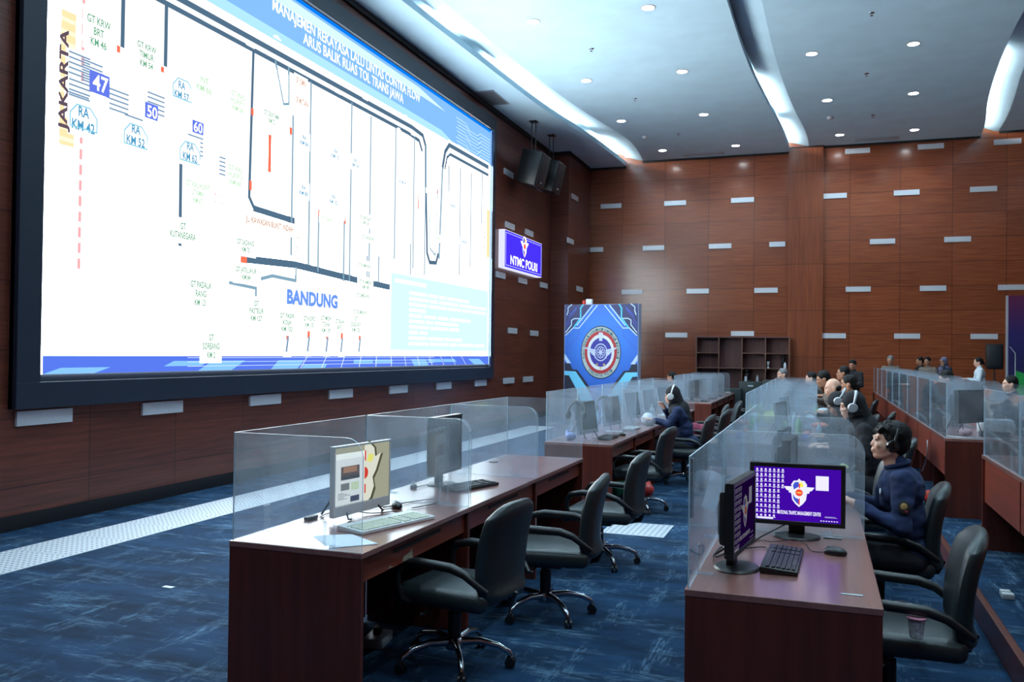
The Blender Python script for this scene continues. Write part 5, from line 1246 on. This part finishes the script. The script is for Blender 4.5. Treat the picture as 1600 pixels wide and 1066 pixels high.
t = thing('snack_pouch', (.13, 6.95, .75), 0, 'red pouch with a yellow green top on the near middle desk beside the man', 'pouch')
q = MB(); q.ell((0, 0, .06), (.045, .05, .062), u=14, v=10); q.build('body', mat('red_pouch', srgb(150, 56, 66), .5), t)
q = MB()
for k in range(7): a = k*.9; q.ell((.045+.02*math.cos(a), .02*math.sin(a), .105+.008*(k % 3)), (.020, .018, .013), u=8, v=6)
q.build('leafy_top', M_YLW, t)

# right platform desks
t_ = monitor((1.40, 9.72, .915), R(52), .46, .33, .12, 'black monitor on the platform desk nearest its corner, seen from behind', bz=.02, stand='easel', d=.04)
cable([(1.17, 9.42, .92), (1.25, 9.35, .92), (1.34, 9.29, .921), (1.45, 9.30, .921), (1.62, 9.24, .922)], .006, M_WHT, 'white cable lying along the front edge of the platform desk')
for k, y in enumerate((11.0, 12.4, 13.7, 15.0, 16.4, 17.7, 19.0)):
    monitor((1.45, y, .915), R(80), .50, .33, .08, 'dark monitor on the long platform desk, %s behind the corner one' % ORD[k], 'dark monitors on the long platform desk', bz=.015)
t = thing('paper_box', (1.72, 10.15, .915), 0, 'open white box of papers on the platform desk', 'box'); q = MB(); q.box(-.16, .16, -.11, .11, 0, .10, bev=.004); q.build('carton', M_WHT, t); q = MB(); q.box(-.15, .15, -.10, .10, .10, .135); q.build('paper_stack', M_PAPER, t)
q = MB(); q.box(-.13, .13, -.07, .07, 0, .05, bev=.008); o = q.build('desk_phone', M_BLK); o.location = (1.62, 9.62, .915); tag(o, 'black desk phone on the platform desk by the white box', 'phone')
pile('plastic_bag', 1.34, 9.62, .915, .075, mat('pinkish_plastic', srgb(170, 140, 150), .4), 'crumpled pinkish plastic under the corner monitor of the platform desk', 'bag', 5, .7)
pile('food_packets', 1.95, 10.9, .915+.0, .12, M_ORP, 'orange topped pile of packets seen through the right acrylic', 'food packet', 5, .5).location = (1.72, 8.0+2.9, .915)
monitor((1.62, 6.35, .915), R(40), .5, .33, .1, 'dark monitor on the near platform desk at the right edge of the photo', bz=.02)
pile('cable_bundle', 1.42, 6.9, .915, .06, M_BLK, 'dark heap of cables on the near platform desk', 'cables', 5, .6)
bottle(1.55, 7.4, .915, .2, .03, M_CLP, 'clear water bottle on the near platform desk')

# ================================================================ SMALL THINGS ROUND THE CHAIRS AND FLOOR
t = thing('plastic_cup', (at_z(1432, 997, .475).x, at_z(1432, 997, .475).y, .475), 0, 'clear plastic cup with red and white lid on the lower right chair', 'cup')
q = MB(); q.lathe([(.024, 0), (.028, .004), (.034, .08), (.036, .085)], n=22); q.build('cup', mat('cup_clear', srgb(196, 200, 206), .2, noise=.4, nscale=60), t)
q = MB(); q.lathe([(.040, .083), (.041, .088), (.036, .089), (.001, .087)], n=22); q.build('lid', mat('cup_lid', srgb(170, 110, 130), .4, noise=.6, nscale=70), t)
t = thing('power_strip', (-2.14, 4.22, 0), R(10), 'grey power box with a plug on the floor under the near left desk', 'power strip')
q = MB(); q.box(-.06, .06, -.10, .10, 0, .055, bev=.008); q.build('housing', M_SIL, t); q = MB(); q.box(-.02, .02, -.03, .03, .055, .10, bev=.006); q.build('plug', M_BLK, t)
t.location = at_z(590, 1006, 0)
pile('shopping_bag', at_z(974, 778, 0).x, at_z(974, 778, 0).y, 0, .13, mat('green_bag', srgb(40, 120, 84), .4), 'green plastic bag on the floor under the chair with belongings', 'bag', 6, 1.1)
pile('shopping_bag', at_z(1004, 777, 0).x, at_z(1004, 777, 0).y, 0, .12, mat('red_bag', srgb(190, 56, 50), .4), 'red plastic bag on the floor behind the green one', 'bag', 6, 1.1)
pile('folded_cloth', -1.80, 9.75, .47, .13, mat('grey_cloth', srgb(96, 104, 112), .9), 'grey folded clothes on the seat of the first chair at the second left desk', 'clothes', 6, .5)
pile('handbag', -1.60, 12.72, .47, .16, mat('maroon_cloth', srgb(120, 34, 62), .8), 'maroon bag on the chair behind the hooded woman', 'bag', 6, 1.0)
pile('plastic_bag', -1.35, 11.3, 0, .16, mat('grey_clear_plastic', srgb(120, 128, 150), .3), 'translucent grey bag on the floor behind the chairs of the left row', 'bag', 6, .9)
pile('bundle', at_z(1460, 787, .165).x, at_z(1460, 787, .165).y, .165, .13, mat('red_dark', srgb(190, 48, 36), .5, noise=.5, nscale=12), 'red patterned bundle on the platform floor between the two right desks', 'bag', 6, .8)
pile('grey_bundle', .92, 11.9, 0, .19, mat('grey_blue_cloth', srgb(70, 74, 96), .9), 'grey cloth bundle on a chair behind the hooded women', 'bag', 6, .9).location = (.75, 10.6, .55)
t = thing('desk_fan', (1.22, 8.05, .165), 0, 'white floor socket with a black plug on the platform between the right desks', 'socket'); t.name = 'floor_socket'
q = MB(); q.box(-.06, .06, -.06, .06, 0, .05, bev=.01); q.build('plate', M_WHT, t); q = MB(); q.tube([(0, 0, .05), (.02, .02, .12), (.08, .05, .16)], .01, 8); q.build('plug_lead', M_BLK, t)
bottle(1.1, 7.3, .165, .22, .035, M_CLP, 'clear bottle standing on the edge of the platform')
# cables and adapters under the near platform desk
cable([(1.40, 5.35, .62), (1.36, 5.25, .30), (1.30, 5.15, .175), (1.25, 5.0, .172), (1.32, 4.85, .172), (1.45, 4.8, .172)], .007, M_WHT, 'white cable looping down under the near platform desk')
cable([(1.22, 5.75, .60), (1.21, 5.7, .38), (1.24, 5.55, .20), (1.14, 5.3, .172), (1.25, 5.2, .172), (1.15, 5.45, .172), (1.35, 5.5, .18)], .006, M_BLK, 'tangled black cable on the platform under the near right desk')
cable([(1.02, 5.05, .172), (1.15, 5.06, .173), (1.35, 5.12, .174)], .008, mat('green_cable', srgb(60, 110, 96), .4), 'green strip lying on the platform under the near right desk')
cable([at_x(1449, 688, 1.115), at_x(1449, 705, 1.112), at_x(1446, 722, 1.11), at_x(1441, 736, 1.11)], .005, M_SIL, 'thin grey cable hanging behind the seated man')
q = MB(); q.box(-.035, .035, -.03, .03, 0, .035, bev=.005); q.box(-.03, .03, .05, .10, 0, .035, bev=.005); o = q.build('power_adapter', M_WHT); o.location = (1.13, 6.25, .165); tag(o, 'pair of white power adapters on the platform near the wooden edge', 'adapter')
q = MB(); q.box(-.035, .035, -.05, .05, 0, .13, bev=.008); o = q.build('socket_box', M_WHT); o.location = (1.31, 5.75, .165); tag(o, 'white upright socket box under the near platform desk', 'socket')

# ================================================================ PEOPLE (face -X locally; left side is -Y)
def hand(mbx, w, d, up, r=.0095, curl=.4, side=1):
    """palm at w pointing along d; five fingers, thumb on `side`"""
    w, d, up = Vector(w), Vector(d).normalized(), Vector(up).normalized(); s_ = d.cross(up).normalized()*side
    for k in range(4): mbx.capsule(w+s_*(.024-.016*k), w+d*.075+s_*(.028-.019*k), .014, .012, 8)
    for k, L_ in enumerate((.036, .042, .039, .030)):
        a = w+d*.075+s_*(.028-.019*k); b = a+d*L_*.95-up*L_*curl*.4; c_ = b+d*L_*.7-up*L_*curl*1.1
        mbx.capsule(a, b, r, r*.92, 8); mbx.capsule(b, c_, r*.92, r*.8, 8)
    a = w+s_*.026+d*.015; b = a+s_*.026+d*.028-up*.006; mbx.capsule(a, b, r*1.25, r*1.05, 8); mbx.capsule(b, b+d*.026+s_*.004-up*.006, r*1.05, r*.85, 8)
def person(x, y, z, rz, label, group=None, pose='sit', sc_=1.0, skin=None, top=None, bottom=None, hair='short', hairm=None, voxel=.010, lean=0, htilt=0, hturn=0, arms=None, detail=False):
    skin = skin or M_SKIN; top = top or M_NAVY; bottom = bottom or M_TRS; hairm = hairm or M_HAIR
    t = thing('person', (x, y, z), rz, label, 'person', group)
    st = pose == 'stand'
    hip = .90 if st else .50; PV = Vector((.03, 0, hip))
    LR = Matrix.Translation(PV) @ Matrix.Rotation(-lean, 4, 'Y') @ Matrix.Translation(-PV)
    U = lambda a, b, c: LR @ Vector((a, b, hip+c))
    nb = U(.0, 0, .535); H = LR @ Matrix.Translation((-.035, 0, hip+.69)) @ Matrix.Rotation(hturn, 4, 'Z') @ Matrix.Rotation(htilt, 4, 'Y')
    h = lambda a, b, c: H @ Vector((a, b, c))
    Hr = H.to_3x3().to_4x4()
    A = arms or {'L': ((-.10, -.26, .27), (-.36, -.14, .30)), 'R': ((-.10, .26, .27), (-.36, .14, .30))}
    S = {'L': (.0, -.17, .47), 'R': (.0, .17, .47)}
    V = lambda p: Vector((p[0], p[1], hip+p[2]))
    # ---- skin: whole body, one surface
    b = MB()
    b.ell(U(0, 0, .40), (.085, .13, .13)); b.ell(U(.02, 0, .18), (.085, .11, .16)); b.ell(PV+Vector((0, 0, .02)), (.10, .13, .09))
    b.capsule(U(.0, 0, .46), h(.012, 0, -.07), .060, .052); b.capsule(U(0, -.13, .46), U(0, .13, .46), .045, .045)
    b.ell(h(.012, 0, .022), (.090, .074, .088), Hr); b.ell(h(-.030, 0, -.030), (.062, .060, .076), Hr); b.ell(h(-.055, 0, -.088), (.032, .036, .026), Hr)
    b.capsule(h(.01, .045, -.062), h(-.05, .022, -.092), .024, .018); b.capsule(h(.01, -.045, -.062), h(-.05, -.022, -.092), .024, .018)
    b.capsule(h(-.084, 0, .008), h(-.098, 0, -.026), .008, .0115); b.ell(h(-.090, 0, -.055), (.012, .024, .007), Hr); b.ell(h(-.087, 0, -.067), (.012, .020, .008), Hr)
    b.capsule(h(-.076, -.038, .022), h(-.080, .038, .022), .011, .011)
    for sg_ in (1, -1):
        b.ell(h(-.066, sg_*.034, -.026), (.022, .022, .022), Hr); b.ell(h(.010, sg_*.076, -.012), (.020, .009, .031), Hr)
    ends = {}
    for k, sg_ in (('L', -1), ('R', 1)):
        s0 = LR @ V(S[k]); el, wr = V(A[k][0]), V(A[k][1])
        if lean and not arms: pass
        b.capsule(s0, el, .048, .040); b.capsule(el, wr, .040, .026); d_ = (wr-el).normalized(); ends[k] = (s0, el, wr)
        upv = Vector((0, 0, 1)) if abs(d_.z) < .8 else Vector((1, 0, 0))
        b.capsule(wr, wr+d_*.03, .024, .022); hand(b, wr+d_*.03, d_, upv-d_*upv.dot(d_), .0095, .6, side=sg_)
        if st: kn, an = Vector((.0, sg_*.10, .50)), Vector((.03, sg_*.11, .09))
        else: kn, an = Vector((-.40, sg_*.12, .50)), Vector((-.38, sg_*.12, .09))
        hp = PV+Vector((0, sg_*.09, -.01)); b.capsule(hp, kn, .075, .052); b.capsule(kn, an, .050, .036); b.capsule(an, an+Vector((-.12, 0, -.045)), .036, .028)
    body = remeshed(b, voxel, 3 if not detail else 4).build('body', skin, t, sharp=180)
    for v in body.data.vertices: pass
    # ---- clothing
    c = MB()
    c.ell(U(.005, 0, .39), (.128, .192, .165)); c.ell(U(.045, 0, .40), (.10, .17, .14)) if detail else None; c.ell(U(.02, 0, .20), (.118, .160, .19)); c.ell(PV+Vector((.01, 0, .03)), (.135, .172, .11))
    c.capsule(U(.0, -.15, .465), U(.0, .15, .465), .068, .068); c.capsule(U(.005, 0, .47), U(-.005, 0, .56), .085, .062)
    for k, sg_ in (('L', -1), ('R', 1)):
        s0, el, wr = ends[k]; e2_ = wr-(wr-el).normalized()*.02
        c.capsule(s0, el, .072, .056); c.capsule(el, e2_, .056, .040)
        if detail:
            for q_ in range(5): f_ = .25+.13*q_; p_ = s0.lerp(el, f_); c.ell(p_, (.066-.006*q_, .068-.006*q_, .016), Matrix.Rotation(.5*q_, 4, 'X'))
            for q_ in range(4): p_ = el.lerp(e2_, .1+.22*q_); c.ell(p_, (.020, .056-.004*q_, .054-.004*q_), Matrix.Rotation(.4*(q_ % 2)-.2, 4, 'Z'))
    jk = remeshed(c, max(voxel, .009), 3).build('jacket' if not st else 'shirt', top, t, sharp=180)
    nrm_ = [v.normal.copy() for v in jk.data.vertices]
    for v, n_ in zip(jk.data.vertices, nrm_):
        p_ = v.co; v.co += n_*(mnoise.noise(Vector((p_.x*9, p_.y*9, p_.z*15+x)))*.011+mnoise.noise(Vector((p_.x*22, p_.y*22, p_.z*30)))*.005)
    c = MB(); c.ell(PV+Vector((.0, 0, -.01)), (.13, .170, .10))
    for sg_ in (1, -1):
        if st: kn, an = Vector((.0, sg_*.10, .50)), Vector((.03, sg_*.11, .07))
        else: kn, an = Vector((-.40, sg_*.12, .50)), Vector((-.38, sg_*.12, .10))
        hp = PV+Vector((0, sg_*.09, -.01)); c.capsule(hp, kn, .092, .068); c.capsule(kn, an, .066, .052)
    remeshed(c, .014, 3).build('trousers', bottom, t, sharp=180)
    for sg_ in (1, -1):
        ax = .03 if st else -.38; q = MB(); q.ell((ax-.07, sg_*(.11 if st else .12), .035), (.14, .046, .045), u=14, v=8); q.ell((ax, sg_*(.11 if st else .12), .06), (.055, .042, .05), u=12, v=8)
        for v in q.bm.verts: v.co.z = max(v.co.z, .003)
        q.build('shoe', M_SHOE, t)
    # ---- eyes, brows
    q = MB()
    for sg_ in (1, -1): q.ell(h(-.0835, sg_*.030, .004), (.006, .012, .006), Hr, u=8, v=6)
    q.build('eyes', M_BLKG, t)
    if hair != 'hijab' or True:
        q = MB()
        for sg_ in (1, -1): q.capsule(h(-.088, sg_*.015, .024), h(-.076, sg_*.050, .026), .0035, .003, 6)
        q.build('eyebrows', M_HAIR, t)
    # ---- hair / headscarf
    if hair == 'short':
        g = MB(); g.ell(h(.022, 0, .034), (.093, .083, .088), Hr); g.ell(h(.055, 0, -.01), (.058, .070, .070), Hr)
        rnd = random.Random(int(x*100)); nt_ = 46 if detail else 8
        for k in range(nt_):
            a = rnd.uniform(-1.3, 1.3); e = rnd.uniform(.25, 1.3); dr = Vector((-math.cos(a)*math.cos(e) if k % 2 else math.cos(a)*math.cos(e), math.sin(a)*math.cos(e), math.sin(e)))
            p_ = Vector((.022, 0, .034))+Vector((dr.x*.082, dr.y*.072, dr.z*.078)); g.capsule(H @ p_, H @ (p_+dr*(.026 if detail else .020)+Vector((-.012, 0, .0))), .016, .005, 6)
        if detail:
            g.ell(h(.030, 0, .052), (.100, .088, .084), Hr); g.ell(h(.068, 0, .005), (.058, .076, .080), Hr)
            for k in range(9): yy = -.05+.0125*k; g.capsule(h(-.055, yy, .085), h(-.086+.01*(k % 2), yy*1.05-.004, .058-.008*(k % 3)), .014, .005, 6)
            for k in range(4): g.capsule(h(-.010+.012*k, -.070, .04), h(-.016+.012*k, -.079, .012), .011, .006, 6)
        remeshed(g, .007 if detail else .010, 1).build('hair', hairm, t, sharp=30 if detail else 60)
    elif hair == 'bald':
        g = MB(); g.ell(h(.050, 0, -.012), (.056, .074, .045), Hr); remeshed(g, .010, 1).build('hair', hairm, t, sharp=60)
    elif hair == 'ponytail':
        g = MB(); g.ell(h(.024, 0, .030), (.094, .084, .088), Hr); g.ell(h(.06, 0, -.02), (.05, .066, .07), Hr); g.capsule(h(.10, 0, .02), h(.13, 0, -.10), .030, .018); remeshed(g, .010, 1).build('hair', hairm, t, sharp=60)
    elif hair in ('hijab', 'cap'):
        g = MB(); g.ell(h(.022, 0, .024), (.102, .092, .106), Hr); g.ell(h(.02, 0, -.05), (.085, .086, .085), Hr); g.ell(h(-.025, 0, -.128), (.062, .072, .040), Hr)
        if hair == 'hijab':
            g.ell(U(-.02, 0, .47), (.115, .165, .10)); g.ell(U(.06, 0, .42), (.085, .13, .17)); g.capsule(h(.05, 0, -.02), U(.11, 0, .32), .075, .045)
            g.ell(U(-.06, 0, .38), (.075, .11, .12))
        for k in range(4): g.ell(h(.02, 0, -.02-.035*k), (.097, .092-.003*k, .012), Hr)
        o = remeshed(g, .010, 2).build('headscarf' if hair == 'hijab' else 'hood', hairm, t, sharp=180)
    t['_h'] = [0]; del t['_h']
    MW = Matrix.Translation((x, y, z)) @ Matrix.Rotation(rz, 4, 'Z')
    if sc_ != 1: t.scale = (sc_,)*3
    hc = MW @ (H @ Vector((.008, 0, -.005)))*1.0
    return t, hc, (MW, H, ends, U)
def place(px, py, Y, z, rz, label, **kw):
    """put a person so the head centre lands at photo pixel (px, py) at depth Y; height follows from it"""
    p = at_y(px, py, Y); st = kw.get('pose') == 'stand'; hip = .90 if st else .50; lean = kw.get('lean', 0)
    hl = Vector((.03, 0, hip))+Matrix.Rotation(-lean, 3, 'Y') @ Vector((-.065, 0, .69))
    s = (p.z-z)/hl.z; s = max(.9, min(1.09, s)); dz = p.z-z-hl.z*s
    off = Matrix.Rotation(rz, 3, 'Z') @ Vector((hl.x, 0, 0))*s
    kw['sc_'] = s
    return person(p.x-off.x, p.y-off.y, z+(0 if st else max(-.06, min(.10, dz))), rz, label, **kw)

arms_main = {'L': ((-.06, -.25, .20), (-.30, -.16, .315)), 'R': ((-.12, .25, .24), (-.34, .10, .315))}
tm, hc, (MWm, Hm, endm, hipm) = person(.50, 5.82, -0.02, R(4), 'seated man in a navy jacket with black headphones, looking up toward the video wall', skin=M_SKINL, top=M_NAVY, voxel=.0065, lean=R(5), htilt=R(10), hturn=R(6), arms=arms_main, detail=True)
# collar, zip, badge and sleeve patch ride on him
q = MB(); q.tube([hipm(.002+.066*math.cos(a), .066*math.sin(a), .552+.014*math.cos(a)) for a in [2*PI*k/18 for k in range(18)]], .015, 8, closed=True); q.build('collar', M_NAVY, tm)
q = MB(); q.ell(hipm(-.120, -.085, .40), (.006, .018, .022), u=12, v=8); q.build('chest_badge', M_PAPER, tm)
s0, el, wr = endm['L']; pc_ = s0.lerp(el, .52)+Vector((.0, -.071, 0))
q = MB(); q.ell(pc_, (.034, .006, .040), Matrix.Rotation(-.12, 4, 'X'), u=18, v=10); o_ = q.build('sleeve_patch', mat('patch_black', srgb(30, 26, 30), .8), tm)
q = MB(); q.ell(pc_+Vector((-.002, -.004, .006)), (.020, .005, .022), u=14, v=8); q.build('patch_gold', mat('patch_gold', srgb(186, 150, 96), .7), o_)
q = MB(); q.ell(pc_+Vector((.010, -.004, -.022)), (.010, .005, .010), u=10, v=6); q.build('patch_red', mat('patch_red', srgb(170, 50, 60), .7), o_)
hp = headphones(tuple(MWm @ (Hm @ Vector((.006, 0, -.012)))), R(10), 'big black headphones worn by the seated man in the navy jacket', M_BLK, M_BLKG, 1.0, R(16), mic=False); 

wtop = lambda m_: m_
arms_up = {'L': ((-.12, -.24, .26), (-.22, -.12, .50)), 'R': ((-.14, .22, .26), (-.30, .08, .34))}
t1, hb, _ = place(1050, 618, 11.55, 0, R(2), 'woman in black headscarf and navy jacket with white headphones, at the second left desk', top=M_NAVY, hair='hijab', hairm=M_BKC, skin=M_SKINL, lean=R(14), arms={'L': ((-.20, -.25, .28), (-.42, -.16, .33)), 'R': ((-.22, .22, .28), (-.30, .08, .46))})
headphones(tuple(at_y(1049, 619, 11.5)), R(2), 'white headphones on the hooded woman at the second left desk', M_WHT, M_WHT, 1.06, R(14), mic=True)
t1, hb, _ = place(1331, 634, 8.55, 0, R(4), 'woman in black headscarf and silver headphones, the nearer one behind the navy jacket man', top=M_BKC, hair='hijab', hairm=M_BKC, skin=M_SKINL, lean=R(12))
headphones(tuple(at_y(1331, 636, 8.5)), R(4), 'silver headphones on the nearer black headscarf woman of the middle row', M_SIL, M_SIL, 1.06, R(14))
t1, hb, _ = place(1308, 632, 9.9, 0, R(2), 'woman in black headscarf and headphones looking down, the farther one in the middle row', top=M_BKC, hair='hijab', hairm=M_BKC, lean=R(18), htilt=R(-16))
headphones(tuple(at_y(1309, 626, 9.85)), R(2), 'silver headphones on the farther black headscarf woman of the middle row', M_SIL, M_SIL, 1.06, R(30))
place(1301, 606, 12.3, 0, R(4), 'seated bald man in black resting his chin on his hand, middle row', top=M_BKC, hair='bald', skin=M_SKINL, lean=R(12), arms={'L': ((-.18, -.20, .24), (-.16, -.05, .48)), 'R': ((-.20, .24, .26), (-.36, .14, .32))})
place(1325, 600, 13.2, 0, R(-4), 'seated man in a grey uniform with an orange arm patch, middle row', top=M_KHK, lean=R(4))
op = MB(); op.ell((0, 0, 0), (.035, .012, .045), u=12, v=8); o_ = op.build('arm_patch', M_RED); pe = [o for o in bpy.data.objects if o.get('label', '').startswith('seated man in a grey uniform with an orange')][0]; o_.parent = pe; o_.location = (-.03, -.235, .86)
place(1317, 583, 16.8, 0, R(0), 'seated man with glasses and a dark jacket near the column, behind the orange patch man', top=M_BKC, lean=R(2))
place(1286, 592, 14.6, 0, R(6), 'seated dark haired man with his hand at his face, behind the bald man', top=M_KHK, lean=R(20), arms={'L': ((-.18, -.20, .24), (-.16, -.06, .46)), 'R': ((-.2, .24, .26), (-.36, .14, .32))})
place(1267, 591, 18.0, 0, R(0), 'seated man in grey behind acrylic, leftmost of the dark haired men by the column', top=M_KHK, lean=R(8), skin=M_SKINL)
place(1222, 585, 19.8, 0, R(30), 'man behind the far acrylic screens in front of the bookcase right end', top=M_KHK, hair='short', hairm=M_HAIRG, skin=M_SKINL, lean=R(4))
place(1049, 589, 19.3, 0, R(-10), 'man in a black knitted cap and grey clothes at the far left desk', top=M_KHK, hair='short', lean=R(8))
stand_arms = {'L': ((-.06, -.24, .22), (-.26, -.08, .26)), 'R': ((-.06, .24, .22), (-.26, .08, .26))}
place(1332, 570, 20.6, 0, R(60), 'standing man in a black jacket looking down, right of the column', pose='stand', top=M_BKC, htilt=R(-18), arms=stand_arms)
place(1391, 563, 22.4, .165, R(70), 'standing grey haired man in a grey brown uniform looking down on the platform', pose='stand', top=M_KHK, hair='short', hairm=M_HAIRG, htilt=R(-14), arms=stand_arms)
place(1437, 572, 24.3, .165, R(20), 'standing man half hidden behind a uniformed man near the back wall', pose='stand', top=M_BKC, htilt=R(-8), arms=stand_arms)
place(1449, 573, 22.6, .165, R(60), 'standing man in a patterned uniform holding something white near the back wall', pose='stand', top=M_KHK, htilt=R(-14), arms=stand_arms)
place(1474, 574, 23.3, .165, R(40), 'standing woman in a mauve headscarf with a hand on her cheek', pose='stand', top=M_DBL, hair='hijab', hairm=M_GRYH, arms={'L': ((-.08, -.22, .26), (-.12, -.08, .56)), 'R': ((-.06, .24, .22), (-.24, .0, .24))})
place(1528, 573, 21.9, .165, R(0), 'standing woman in a white shirt with tied black hair near the loudspeaker', pose='stand', top=M_WSH, hair='ponytail', skin=M_SKINL, htilt=R(-12), arms=stand_arms)
place(1447, 598, 16.7, .165, R(4), 'seated person in dark blue with a hand at the face, seen through the platform acrylic', top=M_DBL, lean=R(20), arms=arms_up)
place(1478, 592, 14.4, .165, R(4), 'seated man in dark clothes on the platform, between the acrylic and the brown headscarf', top=M_BRN, lean=R(20), skin=M_SKINL)
place(1521, 612, 12.0, .165, R(2), 'seated woman in a brown headscarf behind the platform monitor', top=M_BRN, hair='hijab', hairm=M_BRN, skin=M_SKINL, lean=R(22))
place(1578, 600, 13.8, .165, R(4), 'dark haired man looking left at the right edge of the photo', top=M_DBL, lean=R(4), skin=M_SKINL)
bpy.context.view_layer.update()
